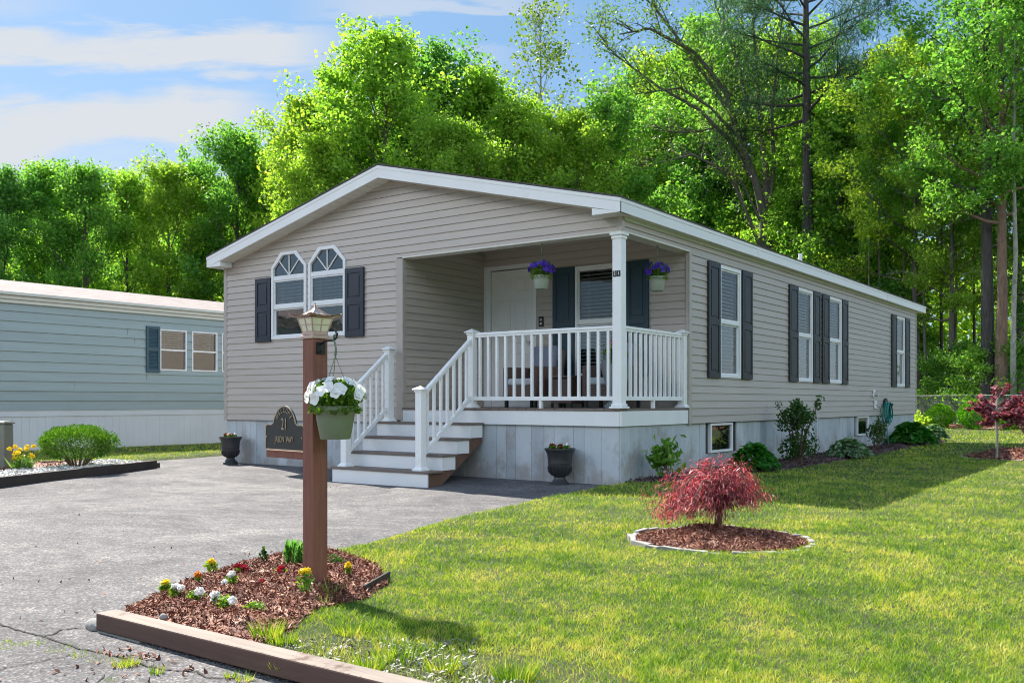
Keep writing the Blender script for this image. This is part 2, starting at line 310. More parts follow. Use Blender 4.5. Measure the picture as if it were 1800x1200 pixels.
# ------------------------------------------------------------------ mesh builder
class MB:
    def __init__(s): s.v = []; s.f = []; s.sm = []
    def add(s, vs, fs, smooth=False):
        k = len(s.v); s.v.extend([tuple(x) for x in vs]); s.f.extend([tuple(i + k for i in f) for f in fs]); s.sm.extend([smooth] * len(fs)); return s
    def quad(s, a, b, c, d): return s.add([a, b, c, d], [(0, 1, 2, 3)])
    def box(s, x0, x1, y0, y1, z0, z1):
        if x0 > x1: x0, x1 = x1, x0
        if y0 > y1: y0, y1 = y1, y0
        if z0 > z1: z0, z1 = z1, z0
        vs = [(x, y, z) for z in (z0, z1) for y in (y0, y1) for x in (x0, x1)]
        return s.add(vs, [(0, 2, 3, 1), (4, 5, 7, 6), (0, 1, 5, 4), (2, 6, 7, 3), (0, 4, 6, 2), (1, 3, 7, 5)])
    def obox(s, mat, hx, hy, hz):
        vs = [mat @ Vector((x, y, z)) for z in (-hz, hz) for y in (-hy, hy) for x in (-hx, hx)]
        return s.add(vs, [(0, 2, 3, 1), (4, 5, 7, 6), (0, 1, 5, 4), (2, 6, 7, 3), (0, 4, 6, 2), (1, 3, 7, 5)])
    def bar(s, a, b, wx, wz, up=(0, 0, 1)):
        """box beam from a to b; wx = width across, wz = height"""
        a, b = Vector(a), Vector(b); d = (b - a).normalized(); up = Vector(up)
        sx = d.cross(up).normalized(); uz = sx.cross(d)
        vs = [p + sx * (i * wx / 2) + uz * (j * wz / 2) for p in (a, b) for (i, j) in ((-1, -1), (1, -1), (1, 1), (-1, 1))]
        return s.add(vs, [(0, 1, 2, 3), (7, 6, 5, 4), (0, 4, 5, 1), (1, 5, 6, 2), (2, 6, 7, 3), (3, 7, 4, 0)])
    def tube(s, pts, rad, n=8, cap=True):
        pts = [Vector(p) for p in pts]
        if not hasattr(rad, '__len__'): rad = [rad] * len(pts)
        vs = []; fs = []; prev = None
        for i, p in enumerate(pts):
            d = (pts[min(i + 1, len(pts) - 1)] - pts[max(i - 1, 0)])
            d = d.normalized() if d.length > 1e-9 else Vector((0, 0, 1))
            if prev is None:
                a = d.cross(Vector((0, 0, 1))); a = a if a.length > 0.05 else d.cross(Vector((1, 0, 0))); a.normalize()
            else:
                a = prev - d * prev.dot(d); a = a if a.length > 1e-6 else d.orthogonal(); a.normalize()
            prev = a; b = d.cross(a)
            for k in range(n):
                t = 2 * math.pi * k / n; vs.append(p + (a * math.cos(t) + b * math.sin(t)) * rad[i])
        for i in range(len(pts) - 1):
            for k in range(n):
                k2 = (k + 1) % n; fs.append((i * n + k, i * n + k2, (i + 1) * n + k2, (i + 1) * n + k))
        s.add(vs, fs, True)
        if cap:
            k0 = len(s.v) - len(vs); s.f.append(tuple(k0 + k for k in range(n))[::-1]); s.sm.append(False)
            k1 = len(s.v) - n; s.f.append(tuple(k1 + k for k in range(n))); s.sm.append(False)
        return s
    def lathe(s, prof, c=(0, 0, 0), n=28, smooth=True):
        vs = []; fs = []
        for (r, z) in prof:
            for k in range(n):
                t = 2 * math.pi * k / n; vs.append((c[0] + r * math.cos(t), c[1] + r * math.sin(t), c[2] + z))
        for i in range(len(prof) - 1):
            for k in range(n):
                k2 = (k + 1) % n; fs.append((i * n + k, i * n + k2, (i + 1) * n + k2, (i + 1) * n + k))
        return s.add(vs, fs, smooth)
    def prism(s, poly, axis, d0, d1):
        """poly of 2D points in the plane normal to axis ('x','y','z'), from d0 to d1 along it"""
        def P(p, d): return {'x': (d, p[0], p[1]), 'y': (p[0], d, p[1]), 'z': (p[0], p[1], d)}[axis]
        n = len(poly); vs = [P(p, d0) for p in poly] + [P(p, d1) for p in poly]
        fs = [tuple(range(n)), tuple(range(2 * n - 1, n - 1, -1))] + [(i, i + n, (i + 1) % n + n, (i + 1) % n) for i in range(n)]
        return s.add(vs, fs)
    def build(s, name, mat, parent=None, bevel=0.0, fixn=True):
        me = bpy.data.meshes.new(name); me.from_pydata([tuple(v) for v in s.v], [], s.f); me.update()
        if fixn:
            import bmesh
            bm = bmesh.new(); bm.from_mesh(me); bmesh.ops.recalc_face_normals(bm, faces=bm.faces); bm.to_mesh(me); bm.free()
        me.polygons.foreach_set('use_smooth', s.sm); me.materials.append(mat)
        if any(s.sm): me.set_sharp_from_angle(angle=R(40))
        o = bpy.data.objects.new(name, me); col.objects.link(o)
        if parent: o.parent = parent
        if bevel:
            b = o.modifiers.new('bevel', 'BEVEL'); b.width = bevel; b.segments = 2; b.limit_method = 'ANGLE'; b.angle_limit = R(40)
        return o

def tag(o, label=None, cat=None, group=None, kind=None):
    if label: o['label'] = label
    if cat: o['category'] = cat
    if group: o['group'] = group
    if kind: o['kind'] = kind
    return o
def empty(name, loc, rz=0.0, sc_=1.0):
    o = bpy.data.objects.new(name, None); col.objects.link(o); o.location = loc; o.rotation_euler = (0, 0, rz); o.scale = (sc_,) * 3
    o.empty_display_size = 0.1; return o
def copy_tree(o, parent=None):
    c = o.copy(); col.objects.link(c); c.parent = parent
    for ch in list(o.children): copy_tree(ch, c)
    return c

# ------------------------------------------------------------------ leaf clouds (numpy)
rng = np.random.default_rng(11)
def unit(a): return a / np.maximum(np.linalg.norm(a, axis=1, keepdims=True), 1e-9)
def leaves(P, size, asp=0.6, up=0.0, fold=0.12, axis=None, vary=0.35, droop=0.0, rg=None):
    """four-cornered leaves centred near P; returns verts (N*4,3)"""
    rg = rg or rng; N = len(P)
    a = rg.normal(size=(N, 3)) if axis is None else axis + rg.normal(size=(N, 3)) * 0.35
    a[:, 2] -= droop; a = unit(a)
    nrm = rg.normal(size=(N, 3)); nrm[:, 2] = np.abs(nrm[:, 2]) + up
    b = unit(np.cross(nrm, a)); nn = np.cross(a, b)
    L = (size * (1 + vary * (rg.random(N) * 2 - 1)))[:, None]
    v0 = P - a * L * 0.5; v2 = P + a * L * 0.5
    v1 = P + b * L * asp * 0.5 + nn * L * fold; v3 = P - b * L * asp * 0.5 + nn * L * fold
    return np.stack([v0, v1, v2, v3], 1).reshape(-1, 3)
def quads_mesh(name, V, mat, parent=None, nper=4):
    n = len(V) // nper; me = bpy.data.meshes.new(name)
    me.vertices.add(len(V)); me.vertices.foreach_set('co', np.asarray(V, dtype=np.float32).ravel())
    me.loops.add(len(V)); me.loops.foreach_set('vertex_index', np.arange(len(V), dtype=np.int32))
    me.polygons.add(n); me.polygons.foreach_set('loop_start', np.arange(n, dtype=np.int32) * nper)
    me.polygons.foreach_set('loop_total', np.full(n, nper, dtype=np.int32))
    me.update(); me.validate(); me.materials.append(mat)
    o = bpy.data.objects.new(name, me); col.objects.link(o)
    if parent: o.parent = parent
    return o
def blob(n, c, r, rg=None, shell=0.35):
    rg = rg or rng; d = unit(rg.normal(size=(n, 3))); t = shell + (1 - shell) * rg.random(n) ** 0.6
    return np.array(c) + d * t[:, None] * np.array(r)

# ================================================================== THE HOUSE
def pl_map(pl, u, o, z):
    k, p = pl
    return (u, p - o, z) if k == 'F' else (p + o, u, z)
def pbox(mb, pl, u0, u1, o0, o1, z0, z1):
    a = pl_map(pl, u0, o0, z0); b = pl_map(pl, u1, o1, z1)
    return mb.box(a[0], b[0], a[1], b[1], a[2], b[2])
def siding(mb, pl, ivals, z0, z1, expo=0.1016, out=0.013, breaks=()):
    k0 = 0
    while z0 + k0 * expo < z1 - 1e-6:
        zb = z0 + k0 * expo; zt = min(zb + expo, z1); k0 += 1
        cuts = sorted({zb, zt} | {b for b in breaks if zb < b < zt})
        for a, b in zip(cuts[:-1], cuts[1:]):
            if b - a < 1e-4: continue
            ia, ib = ivals(a + 1e-4), ivals(b - 1e-4)
            if len(ia) != len(ib): ia = ib = ivals((a + b) / 2)
            f = lambda z: out * max(0.0, (zb + expo - z) / expo) ** 0.8 + 0.002
            for (p, q), (r, s_) in zip(ia, ib):
                if q - p < 1e-3 and s_ - r < 1e-3: continue
                vs = [pl_map(pl, p, f(a), a), pl_map(pl, q, f(a), a), pl_map(pl, s_, f(b), b), pl_map(pl, r, f(b), b)]
                fs = [(0, 1, 2, 3)]
                if a == zb:
                    vs += [pl_map(pl, p, -0.002, a + 0.003), pl_map(pl, q, -0.002, a + 0.003)]; fs.append((4, 5, 1, 0))
                mb.add(vs, fs)
def minus(iv, holes):
    for (h0, h1) in holes:
        nx = []
        for (a, b) in iv:
            if h1 <= a or h0 >= b: nx.append((a, b)); continue
            if h0 > a: nx.append((a, h0))
            if h1 < b: nx.append((h1, b))
        iv = nx
    return iv
XL, XO, YD, YL = -7.331, -3.44, 1.821, 14.423
ZDK, ZSB, ZBM = 0.865, 0.657, 2.934
house = empty('manufactured_home', (0, 0, 0))
tag(house, 'taupe single storey home with white gable fascia, corner porch and dark shutters', 'house')
def roofz(x): return 4.187 - 0.2437 * abs(x + 3.665)

W1 = (-6.166, -5.376); W2 = (-5.326, -4.541); WZ = (1.905, 3.012, 3.235)
def octx(w_, z, pad=0.03):
    u0, u1 = w_[0] + pad, w_[1] - pad; z0, zs, zt = WZ[0] + pad, WZ[1] - pad * 0.4, WZ[2] - pad
    if z < z0 or z > zt: return None
    if z <= zs: return (u0, u1)
    t = (z - zs) / (zt - zs) * 0.215
    return (u0 + t, u1 - t)
def front_iv(z):
    lo = XL + 0.055; hi = XO - 0.10 if z < ZBM else -0.04
    if z > 3.0:
        h = 3.792 - (z + 0.165 - 3.263) / 0.2437
        if h < 0: return []
        lo = max(XL + .055, -3.665 - h); hi = min(hi, -3.665 + h)
    iv = [(lo, hi)]
    hs = [q for q in (octx(W1, z), octx(W2, z)) if q]
    return minus(iv, hs)
mb = MB(); siding(mb, ('F', 0.0), front_iv, ZSB, 4.02, breaks=(ZBM, 3.098, WZ[0] + .03, WZ[1] - .012, WZ[2] - .03))
mb.build('front_wall', M['siding'], house)
SW = [(2.75, 3.51), (5.97, 6.74), (7.655, 8.41), (12.50, 13.26)]; SZ = (1.285, 2.862)
def side_iv(z):
    if z > 3.10: return []
    iv = [(0.04, YL - 0.04)] if z > ZBM else [(YD + 0.03, YL - 0.04)]
    if SZ[0] + .03 < z < SZ[1] - .03: iv = minus(iv, [(a + .03, b - .03) for a, b in SW])
    return iv
mb = MB(); siding(mb, ('S', 0.0), side_iv, ZSB, 3.10, breaks=(ZBM, SZ[0] + .03, SZ[1] - .03))
mb.build('side_wall', M['siding'], house)
DX = (-3.295, -2.513); DZ = (0.895, 2.925); PW = (-1.768, -0.935)
def porch_iv(z):
    iv = [(XO, -0.002)]
    if z < DZ[1] + 0.05: iv = minus(iv, [(DX[0] - .12, DX[1] + .06)])
    if SZ[0] + .03 < z < SZ[1] - .03: iv = minus(iv, [(PW[0] + .03, PW[1] - .03)])
    return iv
mb = MB(); siding(mb, ('F', YD), porch_iv, ZDK, 3.25, breaks=(DZ[1] + .05, SZ[0] + .03, SZ[1] - .03))
siding(mb, ('S', XO), lambda z: [(0.0, YD)], ZDK, 3.25)
mb.build('porch_wall', M['siding'], house)
mb = MB(); siding(mb, ('F', YL), lambda z: [(XL, 0)], ZSB, 3.1)          # rear and far side, plain
mb.v = [(x, 2 * YL - y, z) for (x, y, z) in mb.v]
mb.box(XL + .01, XL + .03, 0.02, YL - .02, 0.66, 3.1)
mb.prism([(XL + .03, 3.1), (-.03, 3.1), (-3.665, 4.0)], 'y', YL - .03, YL - .01)
mb.build('rear_wall', M['siding'], house)
mb = MB()   # porch beams
mb.box(XO, -0.002, 0.0, 0.165, ZBM + .004, 3.27); mb.box(-0.165, -0.002, 0.165, YD, ZBM + .004, 3.27)
mb.build('porch_beam', M['siding'], house)
mb = MB(); mb.box(XO, -0.0, -0.014, 0.17, ZBM - .012, ZBM + .004); mb.box(-.17, 0.016, 0.17, YD, ZBM - .012, ZBM + .004); mb.box(0.0, 0.016, 0, .17, ZBM - .012, ZBM + .004)
mb.box(XO, 0.0, .17, YD, 3.25, 3.262)
mb.build('porch_soffit', M['soffit'], house)
# corner trims
def trim(x0, x1, y0, y1, z0, z1): return MB().box(x0, x1, y0, y1, z0, z1).build('corner_trim', M['trim'], house, 0.004)
trim(XL - .016, XL + .06, -.018, 0.0, ZSB - .01, 3.15); trim(XL - .016, XL, 0.0, .07, ZSB - .01, 3.10)
trim(XO - .11, XO + .014, -.020, 0.0, .69, ZBM - .012); trim(XO, XO + .014, 0.0, .06, ZDK, ZBM - .012)
trim(-.05, .018, -.018, 0.0, ZBM + .004, 3.12); trim(0, .018, 0.0, .05, ZBM + .004, 3.10)
trim(0, .020, YD - .035, YD + .04, ZSB - .01, ZBM - .012); trim(-.04, 0.0, YD - .035, YD - .014, ZDK, 3.2)
trim(0, .018, YL - .05, YL + .018, ZSB - .01, 3.10)
trim(XO + .014, XO + .03, YD - .03, YD - .014, ZDK, 3.2)

# roof
OV = 0.127; YF, YB = -0.262, 14.93; XR = OV; XLr = XL - OV
top = [(XLr, roofz(XLr)), (-3.665, roofz(-3.665)), (XR, roofz(XR))]
mb = MB()
mb.prism([(XLr - .015, roofz(XLr) - .002), (-3.665, 4.187 + .004), (XR + .015, roofz(XR) - .002), (XR + .015, roofz(XR) + .016), (-3.665, 4.187 + .024), (XLr - .015, roofz(XLr) + .016)], 'y', YF - .012, YB + .012)
mb.build('roof', M['shingle'], house)
mb = MB()
low = [(x, max(z - 0.17, 3.102)) for x, z in top]
for i in (0, 1):
    (xa, za), (xb, zb_) = top[i], top[i + 1]; la, lb = low[i], low[i + 1]
    for (y0, y1) in ((YF, YF + .022), (YB - .022, YB)):
        mb.prism([la, lb, (xb, zb_ - .045), (xa, za - .045)], 'y', y0, y1)
        mb.prism([(xa, za - .0455), (xb, zb_ - .0455), (xb, zb_ - .003), (xa, za - .003)], 'y', y0 - (.006 if y0 < 0 else 0), y1)
mb.prism([(XLr, 3.102), (XL + .21, 3.102), (XL + .21, roofz(XL + .21) - .171), (XLr + .02, 3.11)], 'y', YF + .003, -.02)
mb.prism([(XR, 3.102), (-.25, 3.102), (-.25, roofz(-.25) - .171), (XR - .02, 3.11)], 'y', YF + .003, -.02)
for x0, x1, x2 in ((XR - .022, XR, XR + .006), (XLr + .022, XLr, XLr - .006)):
    mb.box(x0, x1, YF + .001, YB - .001, 3.102, 3.218); mb.box(x0, x2, YF - .004, YB, 3.2185, 3.262)
for yy in (3.9, 7.6, 11.3): mb.box(XR, XR + .0065, yy, yy + .05, 3.104, 3.216)
mb.build('fascia', M['fascia'], house)
mb = MB()
for i in (0, 1):      # vented rake soffit boards
    n = 26
    for k in range(n):
        t0, t1 = k / n, (k + 0.94) / n
        p = (top[i][0] * (1 - t0) + top[i + 1][0] * t0, top[i][0] * (1 - t1) + top[i + 1][0] * t1)
        q = [(p[0], roofz(p[0]) - .166), (p[1], roofz(p[1]) - .166), (p[1], roofz(p[1]) - .158), (p[0], roofz(p[0]) - .158)]
        if min(p) > XL - .02 and max(p) < .02: mb.prism(q, 'y', YF + .022, -0.001)
mb.prism([(XL, roofz(XL) - .157), (-3.665, 4.187 - .157), (0, roofz(0) - .157), (0, roofz(0) - .15), (-3.665, 4.187 - .15), (XL, roofz(XL) - .15)], 'y', YF + .022, YB - .022)
mb.box(0.0, XR - .022, YF + .03, YB - .03, 3.098, 3.108); mb.box(XLr + .022, XL, YF + .03, YB - .03, 3.098, 3.108)
mb.box(0.0, .028, 0.03, YL, 3.062, 3.098)
mb.build('soffit', M['soffit'], house)
mb = MB(); mb.tube([(-1.2, 9.7, 3.55), (-1.2, 9.7, 4.02)], .04, 12); mb.build('vent_pipe', M['white'], house)

# skirting boards
mb = MB(); r1 = random.Random(4); x = XL + .01
while x < -.04:
    w_ = r1.choice([.19, .24, .28, .15, .27]); x1 = min(x + w_, -.031)
    mb.box(x, x1 - .004, .030 + r1.random() * .003, .045, -.15, ZSB + .01); x = x1
y = .03
while y < YL:
    w_ = r1.choice([.20, .24, .28, .24]); y1 = min(y + w_, YL)
    segs = [(-.15, ZSB + .01)]
    for (a, b, c, d) in ((2.49, 3.29, .225, .645), (9.55, 10.37, .255, .655)):
        if y1 > a + .05 and y < b - .05: segs = [(-.15, c)]
    for s0, s1 in segs: mb.box(-.045, -.030 + r1.random() * .003, y, y1 - .004, s0, s1)
    y = y1
mb.box(XL + .01, XL + .02, .05, YL, -.15, .67); mb.box(XL, -.03, YL - .02, YL, -.15, .67)
mb.build('skirting', M['skirt'], house)
mb = MB(); mb.box(-.07, -.046, .05, YL, -.15, .67); mb.box(XL, -.07, .046, .07, -.15, .67); mb.build('skirting_backing', M['dark'], house)

# windows
def blind(pl, u0, u1, z0, z1, par, o=-.06):
    mb = MB(); n = int((z1 - z0) / .052)
    for k in range(n):
        z = z1 - .03 - k * .052
        a = [pl_map(pl, u0, o + .017, z - .012), pl_map(pl, u1, o + .017, z - .012), pl_map(pl, u1, o - .017, z + .012), pl_map(pl, u0, o - .017, z + .012)]
        mb.quad(*a)
    for f in (.2, .8):
        u = u0 + (u1 - u0) * f; pbox(mb, pl, u - .002, u + .002, o + .019, o + .021, z0, z1)
    pbox(mb, pl, u0, u1, o - .02, o + .02, z1 - .03, z1)
    return mb.build('blind', M['blind'], par, fixn=False)
def room(pl, u0, u1, z0, z1, par, dep=.45):
    mb = MB(); q = lambda *a: mb.quad(*[pl_map(pl, *p) for p in a])
    q((u0, -dep, z0), (u1, -dep, z0), (u1, -dep, z1), (u0, -dep, z1))
    for uu in (u0, u1): q((uu, -dep, z0), (uu, -.012, z0), (uu, -.012, z1), (uu, -dep, z1))
    for zz in (z0, z1): q((u0, -dep, zz), (u1, -dep, zz), (u1, -.012, zz), (u0, -.012, zz))
    mb.build('dark_interior', M['dark'], par, fixn=False)
def pane(pl, poly, o, par, mat='glass'):
    MB().add([pl_map(pl, u_, o, z_) for u_, z_ in poly], [tuple(range(len(poly)))]).build('glass_pane', M[mat], par, fixn=False)
def rect(u0, u1, z0, z1): return [(u0, z0), (u1, z0), (u1, z1), (u0, z1)]
def window(pl, u0, u1, z0, z1, zm, label=None, blinds=True):
    fw = .045; mb = MB()
    pbox(mb, pl, u0, u0 + fw, -.03, .030, z0, z1); pbox(mb, pl, u1 - fw, u1, -.03, .030, z0, z1)
    pbox(mb, pl, u0 + fw, u1 - fw, -.03, .030, z0, z0 + fw); pbox(mb, pl, u0 + fw, u1 - fw, -.03, .030, z1 - fw, z1)
    pbox(mb, pl, u0 + fw, u1 - fw, -.028, .016, zm - .024, zm + .024)
    f = mb.build('window', M['white'], house, .003)
    if label: f['label'] = label
    mb = MB(); a, b = u0 + fw, u1 - fw; s_ = .022
    for (lo, hi, o0, o1) in ((zm + .024, z1 - fw, -.012, .010), (z0 + fw, zm - .024, -.030, -.010)):
        pbox(mb, pl, a, a + s_, o0, o1, lo, hi); pbox(mb, pl, b - s_, b, o0, o1, lo, hi)
        pbox(mb, pl, a + s_, b - s_, o0, o1, lo, lo + s_); pbox(mb, pl, a + s_, b - s_, o0, o1, hi - s_, hi)
    mb.build('sash', M['white'], f)
    pane(pl, rect(a + s_, b - s_, zm + .046, z1 - fw - s_), -.002, f); pane(pl, rect(a + s_, b - s_, z0 + fw + s_, zm - .046), -.022, f, 'glass_coated')
    room(pl, a, b, z0 + .01, z1 - .01, f)
    if blinds: blind(pl, a, b, z0 + .04, z1 - .04, f)
    return f
def shutter(pl, u0, u1, z0, z1, zm, mat, label=None):
    mb = MB(); pbox(mb, pl, u0 + .002, u1 - .002, .016, .034, z0 + .002, z1 - .002); sw = .058
    pbox(mb, pl, u0, u0 + sw, .010, .046, z0, z1); pbox(mb, pl, u1 - sw, u1, .010, .046, z0, z1)
    for a, b in ((z0, z0 + .075), (zm - .045, zm + .045), (z1 - .075, z1)): pbox(mb, pl, u0 + sw, u1 - sw, .012, .046, a, b)
    for a, b in ((z0 + .075, zm - .045), (zm + .045, z1 - .075)):
        pbox(mb, pl, u0 + sw + .028, u1 - sw - .028, .030, .043, a + .03, b - .03)
    o = mb.build('shutter', M[mat], house, .004)
    if label: o['label'] = label
    return o
F0 = ('F', 0.0); S0 = ('S', 0.0); FP = ('F', YD)
for (u0, u1), lab in ((W1, 'left arched window with clipped corners and fan muntins'), (W2, 'right arched window with clipped corners and fan muntins')):
    z0, zs, zt = WZ
    def octo(p): return [(u0 + p, z0 + p), (u1 - p, z0 + p), (u1 - p, zs - p * .4), (u1 - p - .215 + .3 * 0, zt - p), (u0 + p + .215, zt - p), (u0 + p, zs - p * .4)]
    A, B = octo(0.0), octo(.048); mb = MB(); n = 6
    vs = [pl_map(F0, u_, .03, z_) for u_, z_ in A] + [pl_map(F0, u_, .03, z_) for u_, z_ in B] + [pl_map(F0, u_, -.02, z_) for u_, z_ in A] + [pl_map(F0, u_, -.03, z_) for u_, z_ in B]
    fs = []
    for i in range(n):
        j = (i + 1) % n; fs += [(i, j, n + j, n + i), (i, 2 * n + i, 2 * n + j, j), (n + i, n + j, 3 * n + j, 3 * n + i)]
    mb.add(vs, fs)
    a, b = u0 + .048, u1 - .048; um = (u0 + u1) / 2; zt2 = 2.842; zm = 2.398
    pbox(mb, F0, a, b, -.028, .022, zt2 - .035, zt2 + .035); pbox(mb, F0, a, b, -.028, .018, zm - .026, zm + .026)
    f = mb.build('window', M['white'], house, .003); f['label'] = lab
    mb = MB()
    P = lambda u_, z_, o=.006: pl_map(F0, u_, o, z_)
    zb2 = zt2 + .035
    mb.bar(P(um, zb2), P(um, zt - .048), .014, .016, (0, 1, 0))
    mb.bar(P(um, zb2), P(a + .115, zs + .10), .014, .016, (0, 1, 0)); mb.bar(P(um, zb2), P(b - .115, zs + .10), .014, .016, (0, 1, 0))
    mb.build('muntin', M['white'], f)
    pane(F0, [(a, zb2), (b, zb2), (b, zs - .02), (b - .215, zt - .048), (a + .215, zt - .048), (a, zs - .02)], -.004, f, 'glass_coated')
    pane(F0, rect(a + .02, b - .02, zm + .03, zt2 - .04), -.004, f, 'glass_coated'); pane(F0, rect(a + .02, b - .02, z0 + .07, zm - .03), -.018, f, 'glass_coated')
    mb = MB()
    for (lo, hi, o0, o1) in ((zm + .026, zt2 - .035, -.012, .008), (z0 + .048, zm - .026, -.030, -.010)):
        pbox(mb, F0, a, a + .022, o0, o1, lo, hi); pbox(mb, F0, b - .022, b, o0, o1, lo, hi)
        pbox(mb, F0, a + .022, b - .022, o0, o1, lo, lo + .022); pbox(mb, F0, a + .022, b - .022, o0, o1, hi - .022, hi)
    mb.build('sash', M['white'], f)
    room(F0, a, b, z0 + .01, zt - .02, f)
    blind(F0, a + .01, b - .01, zm - .06, zt2 - .02, f)
shutter(F0, -6.533, -6.176, 1.875, 2.865, 2.38, 'shutter', 'charcoal shutter left of the arched windows')
shutter(F0, -4.533, -4.162, 1.875, 2.865, 2.38, 'shutter', 'charcoal shutter right of the arched windows')
window(FP, PW[0], PW[1], SZ[0], SZ[1] + .01, 2.07, 'porch window with closed blinds')
shutter(FP, -2.141, -1.777, SZ[0], 2.875, 2.05, 'teal', 'dark teal shutter left of the porch window')
shutter(FP, -.929, -.589, SZ[0], 2.875, 2.05, 'teal', 'dark teal shutter right of the porch window')
for i, (a, b) in enumerate(SW):
    window(S0, a, b, SZ[0], SZ[1], 2.072)
for a, b in ((2.35, 2.742), (3.545, 3.93), (5.55, 5.962), (6.76, 7.13), (7.255, 7.647), (8.415, 8.79), (12.08, 12.49), (13.275, 13.70)):
    shutter(S0, a, b, SZ[0] - .01, SZ[1] + .01, 2.05, 'shutter_side')
for (a, b, c, d) in ((2.50, 3.28, .235, .645), (9.56, 10.36, .262, .65)):
    mb = MB(); pl = ('S', -.03); fw = .045
    pbox(mb, pl, a, a + fw, -.03, .03, c, d); pbox(mb, pl, b - fw, b, -.03, .03, c, d); pbox(mb, pl, a + fw, b - fw, -.03, .03, c, c + fw * .8); pbox(mb, pl, a + fw, b - fw, -.03, .03, d - fw * .7, d)
    f = mb.build('basement_window', M['white'], house, .003)
    pane(pl, rect(a + fw, b - fw, c + .03, d - .03), .005, f, 'glass_coated')
    room(pl, a + fw, b - fw, c + .03, d - .03, f)

# door
mb = MB()
pbox(mb, FP, DX[0] - .15, DX[0] - .045, -.01, .022, ZDK, DZ[1] + .075); pbox(mb, FP, DX[1] + .005, DX[1] + .065, -.01, .022, ZDK, DZ[1] + .075)
pbox(mb, FP, DX[0] - .045, DX[1] + .005, -.01, .022, DZ[1] + .01, DZ[1] + .075); pbox(mb, FP, DX[0] - .045, DX[0] - .005, -.05, .012, ZDK, DZ[1] + .01)
pbox(mb, FP, DX[0] - .045, DX[1] + .005, -.08, .03, ZDK, ZDK + .022)
dr = MB(); pbox(dr, FP, DX[0], DX[1], -.05, -.020, ZDK + .024, DZ[1])
door = dr.build('door', M['door'], house, .002); mb.build('door_trim', M['white'], door, .003)
mb = MB(); wl = DX[1] - DX[0]
for (f0, f1) in ((.13, .46), (.54, .87)):
    for (za, zb_) in ((.08, .40), (.47, .79), (.845, .955)):
        a, b = DX[0] + wl * f0, DX[0] + wl * f1; c, d = ZDK + 2.04 * za, ZDK + 2.04 * zb_
        for (p, q, r, s_) in ((a, a + .022, c, d), (b - .022, b, c, d), (a + .022, b - .022, c, c + .022), (a + .022, b - .022, d - .022, d)): pbox(mb, FP, p, q, -.022, -.010, r, s_)
        pbox(mb, FP, a + .045, b - .045, -.022, -.014, c + .045, d - .045)
mb.build('door_panel', M['door'], door, .003)
mb = MB(); P = lambda u_, o, z_: pl_map(FP, u_, o, z_)
mb.tube([P(DX[1] - .07, -.02, 1.83), P(DX[1] - .07, .03, 1.83), P(DX[1] - .07, .045, 1.83)], [.012, .012, .03], 12)
mb.build('door_handle', M['meter'], door)
MB().tube([P(DX[1] - .07, -.02, 1.97), P(DX[1] - .07, .0, 1.97)], .03, 12).build('door_lock', M['meter'], door)
mb = MB(); pbox(mb, FP, -2.395, -2.315, .014, .03, 2.05, 2.195); k_ = mb.build('doorbell', M['blackmetal'], house, .004)
mb = MB(); pbox(mb, FP, -2.372, -2.338, .0302, .034, 2.075, 2.10); mb.build('doorbell_button', M['white'], k_)
mb = MB(); pbox(mb, FP, -2.370, -2.340, .0302, .034, 2.13, 2.165); mb.build('doorbell_lens', M['meter'], k_)

# porch floor
mb = MB(); x = XO + .004
while x < -.01:
    x1 = min(x + .14, -.002); mb.box(x, x1 - .006, -.025, YD, ZDK - .028, ZDK); x = x1
mb.build('porch_deck', M['deck'], house, .002)
mb = MB(); mb.box(XO - .03, -.0265, -.012, .012, ZSB, ZDK - .03); mb.box(-.024, .001, -.0115, YD - .04, ZSB, ZDK - .03); mb.box(XO, -.03, .02, YD, ZSB + .02, ZDK - .04)
mb.build('porch_band', M['white'], house, .002)

# porch post and railing
def newel(x, y, z, h, w_=.096, cap=.155, lab=None):
    mb = MB(); q = w_ / 2; mb.box(x - q, x + q, y - q, y + q, z + .001, z + h)
    o = mb.build('newel_post', M['railing'], house, .004)
    mb = MB(); c = cap / 2
    mb.box(x - c, x + c, y - c, y + c, z + h - .020, z + h - .006)
    mb.add([(x - c, y - c, z + h - .0055), (x + c, y - c, z + h - .0055), (x + c, y + c, z + h - .0055), (x - c, y + c, z + h - .0055), (x, y, z + h + .035)], [(0, 1, 4), (1, 2, 4), (2, 3, 4), (3, 0, 4), (3, 2, 1, 0)])
    c2 = q + .012; mb.box(x - c2, x + c2, y - c2, y + c2, z + h - .045, z + h - .0205)
    mb.build('post_cap', M['railing'], o, .003)
    mb = MB(); c = q + .03; mb.box(x - c, x + c, y - c, y + c, z, z + .018)
    c1, c2 = q + .024, q + .004
    vs = [(x + i * cc_, y + j * cc_, zz) for cc_, zz in ((c1, z + .0182), (c2, z + .045)) for (i, j) in ((-1, -1), (1, -1), (1, 1), (-1, 1))]
    mb.add(vs, [(0, 1, 5, 4), (1, 2, 6, 5), (2, 3, 7, 6), (3, 0, 4, 7), (4, 5, 6, 7)])
    mb.build('post_base', M['railing'], o, .002)
    return o
